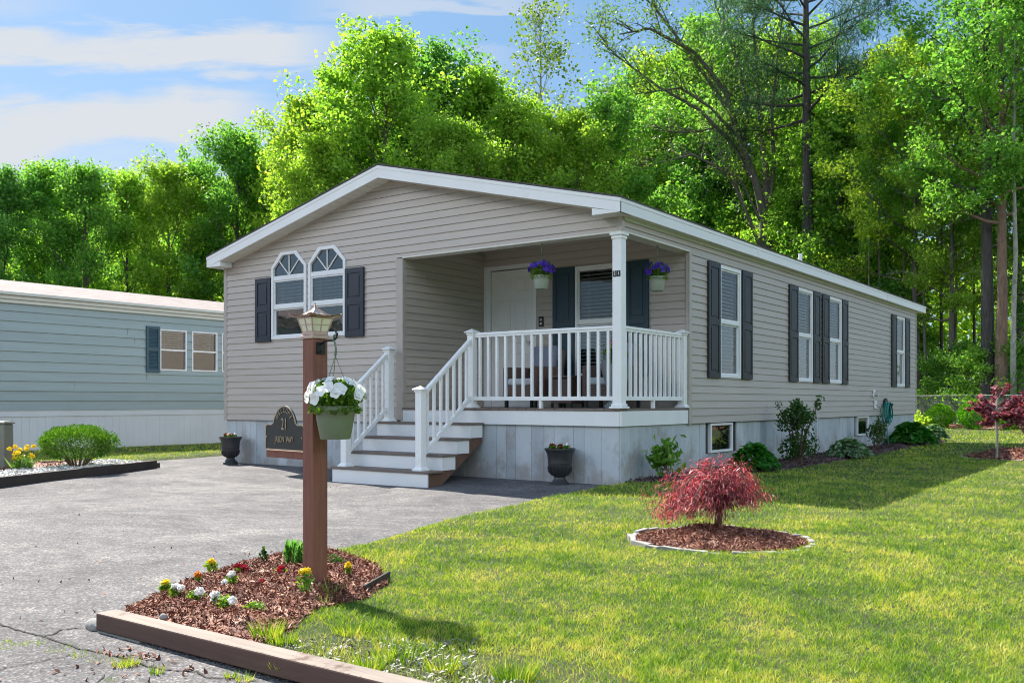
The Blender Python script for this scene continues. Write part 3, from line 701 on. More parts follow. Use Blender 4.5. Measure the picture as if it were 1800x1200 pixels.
# full height corner column
mb = MB(); PX, PY = -.062, .050; mb.box(PX - .06, PX + .06, PY - .06, PY + .06, ZDK + .001, ZBM - .013)
post = mb.build('porch_column', M['railing'], house, .006)
mb = MB(); mb.box(PX - .085, PX + .085, PY - .085, PY + .085, ZBM - .045, ZBM - .0135); mb.box(PX - .07, PX + .07, PY - .07, PY + .07, ZBM - .085, ZBM - .0455); mb.build('column_capital', M['railing'], post, .006)
mb = MB(); mb.box(PX - .09, PX + .09, PY - .09, PY + .09, ZDK + .0005, ZDK + .025); mb.box(PX - .072, PX + .072, PY - .072, PY + .072, ZDK + .0255, ZDK + .055); mb.build('column_base', M['railing'], post, .006)
def text_obj(s_, name, size, mat, parent, mtx, ext=.002, sx=1.0, font_shear=0):
    cu = bpy.data.curves.new(name, 'FONT'); cu.body = s_; cu.size = size; cu.extrude = ext; cu.align_x = 'CENTER'; cu.align_y = 'CENTER'; cu.resolution_u = 3
    to = bpy.data.objects.new(name, cu); col.objects.link(to); bpy.context.view_layer.update()
    me = bpy.data.meshes.new_from_object(to.evaluated_get(bpy.context.evaluated_depsgraph_get())); bpy.data.objects.remove(to)
    me.transform(Matrix.Scale(sx, 4, (1, 0, 0))); me.transform(mtx); me.name = name; me.materials.clear(); me.materials.append(mat)
    o = bpy.data.objects.new(name, me); col.objects.link(o); o.parent = parent; return o
FACE = Matrix.Rotation(R(90), 4, 'X')       # text faces -Y
for ch, dx in (('2', -.026), ('1', .026)):
    mb = MB(); mb.box(PX + dx - .024, PX + dx + .024, PY - .0635, PY - .0605, 2.405, 2.475); pk = mb.build('number_plate', M['blackmetal'], post)
    text_obj(ch, 'digit', .058, M['white'], pk, Matrix.Translation((PX + dx, PY - .0655, 2.440)) @ FACE, .001)

newel(-2.255, .045, ZDK, 1.00); newel(-.062, 1.735, ZDK, 1.0)
TR = [(4, .675), (3, .485), (2, .295), (1, .105)]
newel(-3.53, -.18, .675, 1.0); 
newel(-3.53, -.99, .105, 1.0); newel(-2.235, -.99, .105, 1.0)
def railing(a, b, n, zt, zb_, steps=False):
    """a, b: ends (x, y, z) of the top rail line"""
    a, b = Vector(a), Vector(b); mb = MB()
    mb.bar(a, b, .055, .034); mb.bar(a - Vector((0, 0, .03)), b - Vector((0, 0, .03)), .036, .03)
    dz = Vector((0, 0, zt - zb_)); mb.bar(a - dz, b - dz, .045, .05)
    r_ = mb.build('railing', M['railing'], house, .004)
    for k in range(n):
        t = (k + .62) / (n + .24); p = a.lerp(b, t)
        mb = MB(); s2 = .016; zz = .05 if steps else .028
        mb.box(p.x - s2, p.x + s2, p.y - s2, p.y + s2, p.z - (zt - zb_) + .004, p.z - .018)
        mb.build('baluster', M['railing'], r_)
    return r_
rf = railing((-2.207, .045, 1.825), (-.122, .050, 1.825), 15, 1.825, .985)
MB().box(-1.19, -1.15, .03, .07, ZDK, .96).build('rail_foot', M['railing'], rf)
rs = railing((-.062, .11, 1.825), (-.062, 1.69, 1.825), 12, 1.825, .985)
MB().box(-.082, -.042, .88, .92, ZDK, .96).build('rail_foot', M['railing'], rs)
railing((-2.240, -.945, 1.045), (-2.253, .0, 1.755), 7, 1.70, .95, True)
railing((-3.53, -.945, 1.045), (-3.53, -.225, 1.60), 6, 1.70, .95, True)

# steps
SX0, SX1 = -3.68, -2.01
for i, (k, z) in enumerate(TR):
    yf = -.30 - .275 * i
    MB().box(SX0, SX1, yf, yf + .30 - (.012 if i == 0 else 0), z - .026, z).build('stair_tread', M['deck'], house, .004)
    MB().box(SX0 + .02, SX1 - .02, yf + .022, yf + .042, (z - .19 if i < 3 else -.10) + .0, z - .027).build('stair_riser', M['white'], house, .002)
for xs in (SX1 - .075, SX0 + .04):
    mb = MB(); poly = [(-.013, .648), (-.275, .648)]
    for i, (k, z) in enumerate(TR):
        yf = -.30 - .275 * i + .043
        poly += [(yf, z - .027), (yf, z - .19 if i < 3 else -.10)]
    poly = [(-.013, .648)] + poly[2:] + [(-.013 - .55, -.10)]
    poly = [(-.013, .647), (-.257, .647), (-.257, .458), (-.532, .458), (-.532, .268), (-.807, .268), (-.807, .078), (-1.08, .078), (-1.08, -.10), (-.86, -.10), (-.013, .42)]
    mb.prism(poly, 'x', xs, xs + .035); mb.build('stair_stringer', M['stringer'], house)
for i in range(4):   # white riser returns seen at the side of the steps
    yf = -.30 - .275 * i; z = TR[i][1]
    MB().box(SX1 - .038, SX1 - .0205, yf + .043, yf + .275, z - .19, z - .027).build('stair_riser', M['white'], house) if i < 3 else None

# side wall fittings
mb = MB(); pbox(mb, S0, 10.60, 10.74, .012, .035, 1.03, 1.20); e_ = mb.build('socket_cover', M['white'], house, .004)
mb = MB(); mb.tube([pl_map(S0, 10.70, .03, 1.10), pl_map(S0, 10.70, .10, 1.10)], [.055, .05], 14); mb.build('meter_dome', M['meter'], e_)
mb = MB(); pbox(mb, S0, 10.68, 10.82, .012, .045, .80, .97); e_ = mb.build('tap_cover', M['white'], house, .004)
mb = MB(); mb.tube([pl_map(S0, 10.76, .03, .89), pl_map(S0, 10.76, .11, .87), pl_map(S0, 10.76, .12, .83)], .012, 8); mb.build('tap', M['meter'], e_)
mb = MB(); mb.tube([pl_map(S0, 11.55, .02, .88), pl_map(S0, 11.55, .05, .88)], [.14, .14], 18); mb.tube([pl_map(S0, 11.55, .05, .88), pl_map(S0, 11.55, .18, .88)], [.03, .03], 10)
mb.build('hose_hanger', M['blackmetal'], house)
mb = MB(); mb.tube([(.05, 6.93, .2), (.05, 6.93, 1.06)], .006, 6); mb.build('cable', M['white'], house)

# garden hose
mb = MB(); rr = random.Random(5)
for k in range(9):
    pts = []; cy = 11.40 + rr.uniform(-.03, .03); ph = rr.uniform(0, .4); L = rr.uniform(.36, .46); wd = rr.uniform(.20, .32)
    for j in range(25):
        t = 2 * math.pi * j / 24
        pts.append((.07 + .012 * k, cy + wd * math.sin(t) * (0.75 + .25 * math.cos(t + 3.1)), .93 - L / 2 + L / 2 * math.cos(t)))
    mb.tube(pts, .010, 6)
mb.tube([(.1, 11.35, .55), (.13, 11.30, .3), (.16, 11.28, .05), (.3, 11.2, .02)], .010, 6)
mb.tube([(.11, 10.76, .85), (.13, 10.9, .55), (.10, 11.2, .45), (.1, 11.35, .6)], .009, 6)
h_ = mb.build('garden_hose', M['hose']); tag(h_, 'green garden hose coiled on the side wall', 'hose')

# ================================================================== GROUND
DRIVE = np.array([(-.03, .03), (-.10, -.35), (-.05, -1.0), (.11, -2.2), (.33, -3.4), (.51, -4.05), (.72, -4.8), (.83, -5.34), (.84, -6.0), (1.0, -6.45), (1.15, -6.76),
         (1.40, -7.15), (1.55, -7.28), (1.56, -7.34), (9, -7.34), (60, -7.34), (60, -16), (-60, -16), (-60, -7.4), (-4.4, -7.4), (-5.76, -4.3), (-7.05, -1.45), (-8.35, -1.3),
         (-8.8, .97), (-8.8, 5), (-7.30, 5), (-7.30, .03)])
def inpoly(P, poly):
    x, y = P[:, 0], P[:, 1]; c = np.zeros(len(P), bool); n = len(poly)
    for i in range(n):
        x0, y0 = poly[i]; x1, y1 = poly[(i + 1) % n]
        if y0 == y1: continue
        m = ((y0 > y) != (y1 > y)) & (x < (x1 - x0) * (y - y0) / (y1 - y0) + x0); c ^= m
    return c
def sdist(P, poly):
    d = np.full(len(P), 1e9); n = len(poly)
    for i in range(n):
        a = np.array(poly[i]); b = np.array(poly[(i + 1) % n]); ab = b - a
        t = np.clip(((P - a) @ ab) / max(ab @ ab, 1e-12), 0, 1); d = np.minimum(d, np.linalg.norm(P - a - t[:, None] * ab, axis=1))
    return np.where(inpoly(P, poly), d, -d)
def sm(t): t = np.clip(t, 0, 1); return t * t * (3 - 2 * t)
def zdrive(x, y):
    bump = .006 * np.sin(x * 1.9 + 1.1 * y) + .005 * np.sin(y * 2.7 - x * .6 + 1)
    return -.035 - .05 * sm(-y / 1.1) * sm((x + 6) / 2) * sm((y + 5.5) / 2.5) + bump * sm(-y / .8)
def lawnz(x, y): return .008 * np.sin(x * 1.3 + .7 * y) + .007 * np.sin(.9 * y - 2.1 * x)
def groundz(x, y):
    P = np.stack([x, y], 1); s_ = sdist(P, DRIVE) + .012 * np.sin(x * 9 + y * 5) + .010 * np.sin(y * 21 - x * 7)
    zd = zdrive(x, y); lz = lawnz(x, y)
    return np.where(s_ < 0, zd + (lz - zd) * sm(-s_ / .12), zd - .05 * sm(s_ / .10))
def gz(x, y): return float(groundz(np.array([x]), np.array([y]))[0])
def axis_pts(lo, hi, st, far):
    a = np.arange(lo, hi + 1e-6, st); out = [0.3, .7, 1.3, 2.2, 4, 7, 12, 20, 35, 60, 110, 200, far]
    return np.concatenate([lo - np.array(out)[::-1], a, hi + np.array(out)])
def grid_mesh(name, xs, ys, zf, mat, keep=None):
    X, Y = np.meshgrid(xs, ys); x, y = X.ravel(), Y.ravel(); z = zf(x, y); nx, ny = len(xs), len(ys)
    i = np.arange(nx * ny).reshape(ny, nx); q = np.stack([i[:-1, :-1], i[:-1, 1:], i[1:, 1:], i[1:, :-1]], -1).reshape(-1, 4)
    if keep is not None: q = q[keep(x[q].mean(1), y[q].mean(1))]
    me = bpy.data.meshes.new(name); me.vertices.add(len(x)); me.vertices.foreach_set('co', np.stack([x, y, z], 1).astype(np.float32).ravel())
    me.loops.add(q.size); me.loops.foreach_set('vertex_index', q.astype(np.int32).ravel()); me.polygons.add(len(q))
    me.polygons.foreach_set('loop_start', np.arange(len(q), dtype=np.int32) * 4); me.polygons.foreach_set('loop_total', np.full(len(q), 4, np.int32))
    me.update(); me.validate(); me.polygons.foreach_set('use_smooth', [True] * len(me.polygons)); me.materials.append(mat)
    o = bpy.data.objects.new(name, me); col.objects.link(o); return o
g_ = grid_mesh('ground', axis_pts(-9.6, 6.0, .08, 500), axis_pts(-8.2, 1.2, .08, 500), groundz, M['ground']); tag(g_, kind='structure')
g_ = grid_mesh('driveway', np.concatenate([[-60, -40, -25, -15], np.arange(-9.6, 6.01, .1), [8, 14, 25, 40, 60]]), np.concatenate([[-16, -14, -12, -10, -9], np.arange(-8.2, 1.21, .1), [2, 3, 4, 5]]), zdrive, M['asphalt'],
               keep=lambda x, y: sdist(np.stack([x, y], 1), DRIVE) > -.3); tag(g_, kind='structure')

GP = ground_pt
BED1 = [(.85, -5.42), (.86, -6.03), (1.02, -6.46), (1.17, -6.76), (1.42, -7.15), (1.58, -7.265), (2.42, -7.265), (2.36, -6.98), (2.14, -6.66), (2.16, -6.36), (1.99, -6.02), (1.55, -5.64), (1.05, -5.44)]
RC = (2.77, -3.59); BED2 = [(RC[0] + .57 * math.cos(t), RC[1] + .57 * math.sin(t)) for t in np.linspace(0, 2 * math.pi, 40)[:-1]]
BED3 = [(-.02, .12), (.30, .18), (.52, .9), (.72, 2.0), (.86, 3.4), (.84, 6.0), (.80, 9.0), (.80, 12.5), (.62, 14.6), (.15, 15.9), (-1.0, 16.0), (-1.0, 14.5), (-.02, 14.45)]
TC = (3.05, 8.1); BED4 = [(TC[0] + .85 * math.cos(t), TC[1] + .95 * math.sin(t)) for t in np.linspace(0, 2 * math.pi, 40)[:-1]]
FA, FB = np.array((-3.41, 30.2)), np.array((5.45, 24.4))       # fence line
FD = (FB - FA) / np.linalg.norm(FB - FA); FN = np.array((FD[1], -FD[0])); FN = FN if FN[1] < 0 else -FN
F0P, F1P = FA - FD * 9, FB + FD * 12
BED5 = [tuple(F0P), tuple(F1P), tuple(F1P + FN * 1.5), tuple(F0P + FN * 1.3)]
BED6 = [(-7.05, -1.45), (-8.30, -1.42), (-9.0, -2.5), (-9.7, -4.2), (-9.9, -7.2), (-4.48, -7.2), (-5.76, -4.3)]
GRAV = [(-7.05, -1.45), (-8.25, -1.45), GP(105, 822), GP(95, 827), GP(0, 834), (-6.6, -5.9), (-5.12, -5.75), (-5.76, -4.3)]
NEIGH = [(-17, -9), (-12.62, -9), (-12.62, 16), (-17, 16)]
HOUSEP = [(XL, 0.0), (0, 0.0), (0, YL), (XL, YL)]
BEDS = [BED1, BED2, BED3, BED4, BED5, BED6]

def mulch(name, poly, h, n, size, mat, label, cat, dens_mat=None, edge=.25, flat=False, base=0.0):
    poly = np.array(poly); lo, hi = poly.min(0), poly.max(0); P = lo + (hi - lo) * rng.random((n * 4, 2)); P = P[inpoly(P, poly)][:n]
    s_ = sdist(P, poly)
    zf = lambda x, y, s_: groundz(x, y) * 0 + base + h * sm(s_ / edge) + .010 * np.sin(x * 13 + 2 * y) * sm(s_ / .15) + .010 * np.sin(y * 17 - x * 5) * sm(s_ / .15)
    z = zf(P[:, 0], P[:, 1], s_) + rng.random(len(P)) * size * .35
    P3 = np.stack([P[:, 0], P[:, 1], z], 1)
    V = leaves(P3, size, .20 if not flat else .8, up=1.6, fold=.08, vary=.55) if not flat else leaves(P3, size, .9, up=1.0, fold=.25, vary=.5)
    # soil surface below the pieces
    st = .07 if size < .09 else .25
    xs = np.arange(lo[0] - st, hi[0] + st, st); ys = np.arange(lo[1] - st, hi[1] + st, st); X, Y = np.meshgrid(xs, ys); x, y = X.ravel(), Y.ravel()
    s2 = sdist(np.stack([x, y], 1), poly); zz = np.where(s2 > -.02, zf(x, y, np.maximum(s2, 0)), -.10)
    i = np.arange(len(x)).reshape(len(ys), len(xs)); q = np.stack([i[:-1, :-1], i[:-1, 1:], i[1:, 1:], i[1:, :-1]], -1).reshape(-1, 4)
    q = q[(s2[q] > -st * 1.0).all(1)]
    Q = np.stack([x, y, zz], 1)[q].reshape(-1, 3)
    o = quads_mesh(name, np.concatenate([Q, V]), M[mat]); tag(o, label, cat, kind='stuff'); return zf
mulch('wood_mulch', BED1, .040, 12000, .034, 'mulch', 'red brown wood chips round the foot of the lamp post', 'mulch', base=.005)
mulch('wood_mulch', BED2, .070, 7000, .036, 'mulch', 'red brown wood chips in the stone ring under the weeping maple', 'mulch', edge=.5, base=.01)
mulch('wood_mulch', BED3, .02, 7000, .055, 'mulch_d', 'dark wood chips in the strip along the side wall', 'mulch', base=.012)
mulch('wood_mulch', BED4, .12, 2600, .07, 'mulch', 'red brown wood chips under the young red tree', 'mulch', edge=.6, base=.01)
mulch('wood_mulch', BED5, .05, 3600, .14, 'mulch', 'wood chips along the foot of the fence', 'mulch', base=.02)
mulch('wood_mulch', BED6, .03, 6000, .055, 'mulch', 'reddish wood chips behind the white stones', 'mulch', base=.0)
mulch('white_gravel', GRAV, .035, 9000, .036, 'gravelw', 'white stone chips round the clipped evergreen', 'gravel', flat=True, base=.012, edge=.1)

# lawn grass
def lawn_mask(P):
    m = sdist(P, DRIVE) < -.015
    for b in BEDS: m &= ~inpoly(P, b)
    m &= ~inpoly(P, NEIGH); m &= ~inpoly(P, HOUSEP)
    return m
def lawn(name, dlo, dhi, n, wid, hgt, seg2, label, extra=None):
    D = dlo * (dhi / dlo) ** rng.random(n); L = (rng.random(n) * 2 - 1) * .66 * D
    x = CAM[0] - CS * D + CC * L; y = CAM[1] + CC * D + CS * L; P = np.stack([x, y], 1); P = P[lawn_mask(P)]
    bare = (P[:, 1] < -6.80 + .12 * np.sin(P[:, 0] * 4)) & (P[:, 0] > 2.3) & (P[:, 0] < 4.2); P = P[~(bare & (rng.random(len(P)) < .72))]
    if dhi > 20: P = P[P[:, 1] < 32]
    N = len(P); z = groundz(P[:, 0], P[:, 1]); Dd = -CS * (P[:, 0] - CAM[0]) + CC * (P[:, 1] - CAM[1])
    cl = .5 + .5 * np.sin(P[:, 0] * 3.1 + 2 * np.sin(P[:, 1] * 2.3)) * np.sin(P[:, 1] * 3.7 + 1.5 * np.sin(P[:, 0] * 2.9))
    c2 = .5 + .5 * np.sin(P[:, 0] * 41 + 3 * np.sin(P[:, 1] * 17)) * np.sin(P[:, 1] * 47 + 3 * np.sin(P[:, 0] * 19)); h = hgt * (.50 + .6 * rng.random(N)) * (.8 + .4 * cl) * (.55 + .85 * c2); wd = wid * (.7 + .6 * rng.random(N)) * np.maximum(Dd / 4.5, .8)
    th = rng.random(N) * 2 * np.pi; lean = rng.normal(size=(N, 2)) * .62
    b = np.stack([P[:, 0], P[:, 1], z - .006], 1); s_ = np.stack([np.cos(th), np.sin(th), np.zeros(N)], 1) * wd[:, None] / 2
    tip = b + np.stack([lean[:, 0] * h, lean[:, 1] * h, h], 1)
    if seg2:
        mid = b + np.stack([lean[:, 0] * h * .3, lean[:, 1] * h * .3, h * .55], 1)
        V = np.stack([b - s_, b + s_, mid + s_ * .8, mid - s_ * .8, mid - s_ * .8, mid + s_ * .8, tip + s_ * .12, tip - s_ * .12], 1)
        k = V.reshape(-1, 3)
        me = bpy.data.meshes.new(name); W_ = np.stack([b - s_, b + s_, mid - s_ * .8, mid + s_ * .8, tip], 1).reshape(-1, 3)
        base = np.arange(N)[:, None] * 5; f = np.concatenate([base + np.array([0, 1, 3]), base + np.array([0, 3, 2]), base + np.array([2, 3, 4])], 1).reshape(-1)
        me.vertices.add(len(W_)); me.vertices.foreach_set('co', W_.astype(np.float32).ravel())
        me.loops.add(len(f)); me.loops.foreach_set('vertex_index', f.astype(np.int32)); me.polygons.add(len(f) // 3)
        me.polygons.foreach_set('loop_start', np.arange(len(f) // 3, dtype=np.int32) * 3); me.polygons.foreach_set('loop_total', np.full(len(f) // 3, 3, np.int32))
        me.update(); me.materials.append(M['grass']); o = bpy.data.objects.new(name, me); col.objects.link(o)
    else:
        o = quads_mesh(name, np.stack([b - s_, b + s_, tip], 1).reshape(-1, 3), M['grass'], nper=3)
    tag(o, label, 'grass', kind='stuff'); return o
lawn('lawn_grass', 2.6, 7.5, 300000, .0034, .030, True, 'yellow green mown grass in front of the stone ringed maple')
lawn('lawn_grass', 7.5, 18, 210000, .0036, .036, False, 'mown grass beside the house')
lawn('lawn_grass', 18, 36, 70000, .0050, .05, False, 'mown grass before the far fence')

# ---------------------------------------------------------------- tufts, weeds, cracks
def tuft_pts(cx, cy, z, r, n, h, wid):
    a = rng.random(n) * 2 * np.pi; q = rng.random(n) ** .5 * r; b = np.stack([cx + q * np.cos(a), cy + q * np.sin(a), np.full(n, z)], 1)
    out = np.stack([np.cos(a), np.sin(a)], 1) * (.25 + .5 * rng.random((n, 1))); hh = h * (.5 + .6 * rng.random(n))
    t = rng.random(n) * 2 * np.pi; s_ = np.stack([np.cos(t), np.sin(t), 0 * t], 1) * wid / 2
    tip = b + np.concatenate([out * hh[:, None], hh[:, None]], 1)
    return np.stack([b - s_, b + s_, tip], 1).reshape(-1, 3)
V = []
for px, py, r, n, h in ((20, 1135, .05, 60, .015), (60, 1130, .05, 70, .018), (110, 1140, .07, 90, .018), (150, 1150, .06, 80, .02), (180, 1160, .05, 50, .018), (217, 1170, .035, 90, .045), (230, 1168, .03, 60, .035), (276, 1183, .02, 50, .045),
                        (405, 1188, .02, 40, .03), (430, 1192, .03, 60, .03), (200, 1195, .02, 30, .02), (0, 1128, .04, 50, .02)):
    x, y = GP(px, py, -.035); V.append(tuft_pts(x, y, -.04, r, n, h, .004))
tag(quads_mesh('weeds', np.concatenate(V), M['grass'], nper=3), 'low weeds growing along the cracks of the asphalt', 'weeds', kind='stuff')
V = [tuft_pts(*GP(px, py, 0), -.005, r, n, h, .005) for px, py, r, n, h in ((584, 1052, .02, 45, .11), (570, 1062, .03, 25, .06), (469, 1122, .05, 150, .09), (500, 1128, .05, 100, .06), (645, 1178, .05, 160, .08), (620, 1110, .08, 120, .06), (700, 1150, .1, 160, .06), (905, 1190, .07, 160, .08), (780, 1175, .06, 90, .07), (520, 1165, .1, 90, .035), (560, 1150, .1, 90, .035))]
tag(quads_mesh('long_grass', np.concatenate(V), M['grass'], nper=3), 'longer grass tufts at the edge of the mulch and timber', 'grass', kind='stuff')
# dry pale clippings in the thin grass behind the timber
P = np.array([GP(rng.uniform(500, 960), rng.uniform(1125, 1215), 0) for _ in range(1500)]); c0 = np.array(GP(640, 1180)); P = P[(P[:, 1] < -6.75 + .25 * np.sin(P[:, 0] * 5)) & (P[:, 1] > -7.26)]
tag(quads_mesh('dry_clippings', leaves(np.concatenate([P, .004 + .008 * rng.random((len(P), 1))], 1), .020, .35, up=5, fold=.1, vary=.6), M['deadleaf']), 'pale dry clippings lying in the thin grass behind the timber', 'dry leaves', kind='stuff')
g = np.random.default_rng(55); Pd = []
for (px, py, sx_, sy, n) in ((232, 1140, 30, 8, 45), (265, 1150, 40, 8, 40), (350, 1170, 60, 12, 30), (130, 1165, 110, 25, 30), (575, 845, 14, 3, 16), (250, 900, 300, 60, 40), (200, 1010, 180, 60, 30), (470, 965, 60, 10, 20)):
    for _ in range(n):
        x, y = GP(px + g.normal() * sx_, min(1198, py + abs(g.normal()) * sy), -.035)
        if x < 1.5 or y < -7.45: Pd.append((x, y, float(zdrive(np.array([x]), np.array([y]))[0]) + .004))
tag(quads_mesh('scattered_chips', leaves(np.array(Pd), .026, .35, up=5, fold=.12, vary=.7, rg=g), M['mulch']), 'stray bits of bark and leaf scattered on the asphalt', 'debris', kind='stuff')
mb = MB()
def crack(pxs, w_):
    pts = []
    for a, b in zip(pxs[:-1], pxs[1:]):
        for k in range(6): t = k / 6; pts.append((a[0] + (b[0] - a[0]) * t + random.Random(int(a[0] * 7 + k)).uniform(-2, 2), a[1] + (b[1] - a[1]) * t + random.Random(int(a[1] * 9 + k)).uniform(-1.3, 1.3)))
    W_ = [GP(*p, -.033) for p in pts]
    for i in range(len(W_) - 1):
        (x0, y0), (x1, y1) = W_[i], W_[i + 1]; d = Vector((x1 - x0, y1 - y0, 0)).normalized(); n_ = Vector((-d.y, d.x, 0)) * w_ * (0.5 + 0.5 * abs(math.sin(i * 1.7)))
        za, zb_ = float(zdrive(np.array([x0]), np.array([y0]))[0]) + .003, float(zdrive(np.array([x1]), np.array([y1]))[0]) + .003
        mb.quad((x0 - n_.x, y0 - n_.y, za), (x1 - n_.x, y1 - n_.y, zb_), (x1 + n_.x, y1 + n_.y, zb_), (x0 + n_.x, y0 + n_.y, za))
crack([(-30, 1085), (0, 1094), (40, 1108), (78, 1118), (110, 1105), (150, 1103)], .006); crack([(78, 1118), (140, 1140), (200, 1152), (260, 1170), (300, 1177), (345, 1178), (362, 1188), (420, 1190)], .005)
crack([(-30, 1185), (20, 1172), (80, 1160), (130, 1148)], .003); crack([(160, 1210), (190, 1180)], .003)
tag(mb.build('asphalt_crack', simple('crack_black', (.02, .018, .017), .95)), kind='structure')

# ---------------------------------------------------------------- timber, stone, edging
t_ = empty('landscape_timber', (1.56, -7.37, -.04)); tag(t_, 'long stained timber edging the bed along the asphalt', 'timber')
mb = MB(); n = 40
for k in range(n):   # slightly uneven sawn beam
    pass
mb.box(0, 5.6, 0, .095, .012, .086); mb.build('beam', M['timber'], t_, .006)
MB().box(.02, .33, -.004, .05, -.004, .0115).build('shim_board', simple('grey_board', (.22, .21, .18), .9), t_)
def rock(name, loc, r, mat, label, cat, group=None, seed=1):
    rg = random.Random(seed); mb = MB(); n, m_ = 12, 7; ph = [rg.uniform(0, 6) for _ in range(6)]
    prof = []
    vs = []; fs = []
    for i in range(m_ + 1):
        th = math.pi * i / m_
        for k in range(n):
            t = 2 * math.pi * k / n; q = 1 + .12 * math.sin(2 * t + ph[0]) * math.sin(th) + .10 * math.sin(3 * t + ph[1] + th) + .07 * math.sin(4 * th + ph[2])
            vs.append((r[0] * q * math.sin(th) * math.cos(t), r[1] * q * math.sin(th) * math.sin(t), r[2] * (math.cos(th) * .9 + .55)))
    for i in range(m_):
        for k in range(n): k2 = (k + 1) % n; fs.append((i * n + k, (i + 1) * n + k, (i + 1) * n + k2, i * n + k2))
    mb.add(vs, fs, True); o = mb.build(name, M[mat], None, fixn=False); o.location = loc; tag(o, label, cat, group); return o
rock('stone', (*GP(168, 1103, -.03), -.045), (.055, .035, .04), 'stone', 'rounded pale stone at the end of the timber', 'stone', seed=3)
rock('stone', (*GP(287, 1087, .03), .03), (.018, .016, .016), 'stone', 'small round pale pebble lying on the mulch by the timber', 'stone', seed=8)
st0 = []
for k in range(3):
    mb = MB(); rg = random.Random(k + 20); L = .075 + .02 * k
    vs = [(sx * L * (1 if sz < 0 else .9) + rg.uniform(-.008, .008), sy * .028 + rg.uniform(-.006, .006), sz * .034 + .028 + rg.uniform(-.006, .006)) for sz in (-1, 1) for sy in (-1, 1) for sx in (-1, 1)]
    mb.add(vs, [(0, 2, 3, 1), (4, 5, 7, 6), (0, 1, 5, 4), (2, 6, 7, 3), (0, 4, 6, 2), (1, 3, 7, 5)])
    o = mb.build('edging_stone', M['stone'], None, .006); st0.append(o)
def stone_ring(c, rx, ry, n, label, group, sc_=1.0, first=False, skip=()):
    for k in range(n):
        if k in skip: continue
        t = 2 * math.pi * k / n + random.Random(k).uniform(-.02, .02); s_ = st0[k % 3]; o = s_.copy(); col.objects.link(o)
        o.location = (c[0] + rx * math.cos(t), c[1] + ry * math.sin(t), -.030); o.rotation_euler = (0, 0, math.atan2(ry * math.cos(t), -rx * math.sin(t)) + random.Random(k + 5).uniform(-.22, .22)); o.scale = (sc_ * random.Random(k + 3).uniform(.62, .88), sc_ * random.Random(k + 9).uniform(.5, .85), sc_ * random.Random(k + 7).uniform(.7, 1.05))
        tag(o, label, 'edging stone', group)
stone_ring(RC, .60, .60, 26, 'rough grey stone block in the ring round the weeping maple', 'stones ringing the weeping maple')
stone_ring(TC, .88, .98, 34, 'pale stone block in the ring round the young red tree', 'stones ringing the young red tree', .95)
for o in st0: bpy.data.objects.remove(o)
def edging(name, pts, label, w_=.05, h=.09, z=-.04):
    mb = MB()
    for a, b in zip(pts[:-1], pts[1:]): mb.bar((*a, z + h / 2), (*b, z + h / 2), w_, h)
    tag(mb.build(name, M['edging'], None, .004), label, 'edging')
edging('bed_edging', [(-4.5, -7.1), (-5.74, -4.32), (-7.03, -1.47)], 'dark timber edging between white stones and the asphalt', .07, .12)
edging('bed_edging', [(-7.03, -1.40), (-8.25, -1.40), (-9.0, -2.5)], 'thin dark edging behind the clipped evergreen', .03, .08)
edging('bed_edging', [(-6.6, -5.9), GP(0, 834), GP(95, 827), GP(105, 822)], 'low dark strip dividing white stones from mulch', .025, .09)
edging('bed_edging', [GP(640, 1042), GP(655, 1033), GP(684, 1016)], 'black plastic edging strip poking out of the grass', .015, .05, -.01)

# ---------------------------------------------------------------- lamp post
LX, LY = GP(554, 1022, .045)
lp = empty('lamp_post', (LX, LY, .0), R(-8)); tag(lp, 'red brown square wooden post with a pagoda lantern on top', 'lamp post')
mb = MB(); mb.box(-.0445, .0445, -.0445, .0445, -.05, 1.262); mb.build('post', M['stain'], lp, .004)
mb = MB(); mb.box(-.425, -.046, -.020, .020, .655, .695); mb.box(-.062, -.046, -.018, .018, .60, .655); mb.build('sign_arm', M['stain'], lp, .003)
mb = MB(); mb.box(-.052, .052, -.052, .052, 1.262, 1.280); mb.box(-.047, .047, -.047, .047, 1.2802, 1.297)
lan = mb.build('lantern', M['copper'], lp, .003)
b0, b1, z0, z1 = .044, .062, 1.298, 1.366
mb = MB(); fr_ = MB()
for k in range(4):
    m4 = Matrix.Rotation(k * math.pi / 2, 4, 'Z'); T = lambda x, y, z: m4 @ Vector((x, y, z))
    mb.quad(T(-b0, -b0, z0), T(b0, -b0, z0), T(b1, -b1, z1), T(-b1, -b1, z1))
    fr_.bar(T(b0, -b0, z0), T(b1, -b1, z1), .006, .006, (1, 0, .1)); zm = (z0 + z1) / 2; bm = (b0 + b1) / 2 + .001
    fr_.bar(T(0, -b0 - .001, z0), T(0, -b1 - .001, z1), .0035, .004, (0, 1, .1)); fr_.bar(T(-bm, -bm, zm), T(bm, -bm, zm), .004, .0035)
    fr_.bar(T(-b1, -b1, z1), T(b1, -b1, z1), .006, .005); fr_.bar(T(-b0, -b0, z0), T(b0, -b0, z0), .006, .005)
mb.build('lantern_pane', M['opal'], lan, fixn=False); fr_.build('lantern_frame', M['copper'], lan)
mb = MB(); rings = [(.094, 1.378, .010), (.082, 1.3735, .003), (.062, 1.376, 0), (.040, 1.388, 0), (.020, 1.404, 0), (.007, 1.418, 0)]; vs = []; fs = []
NR = 16
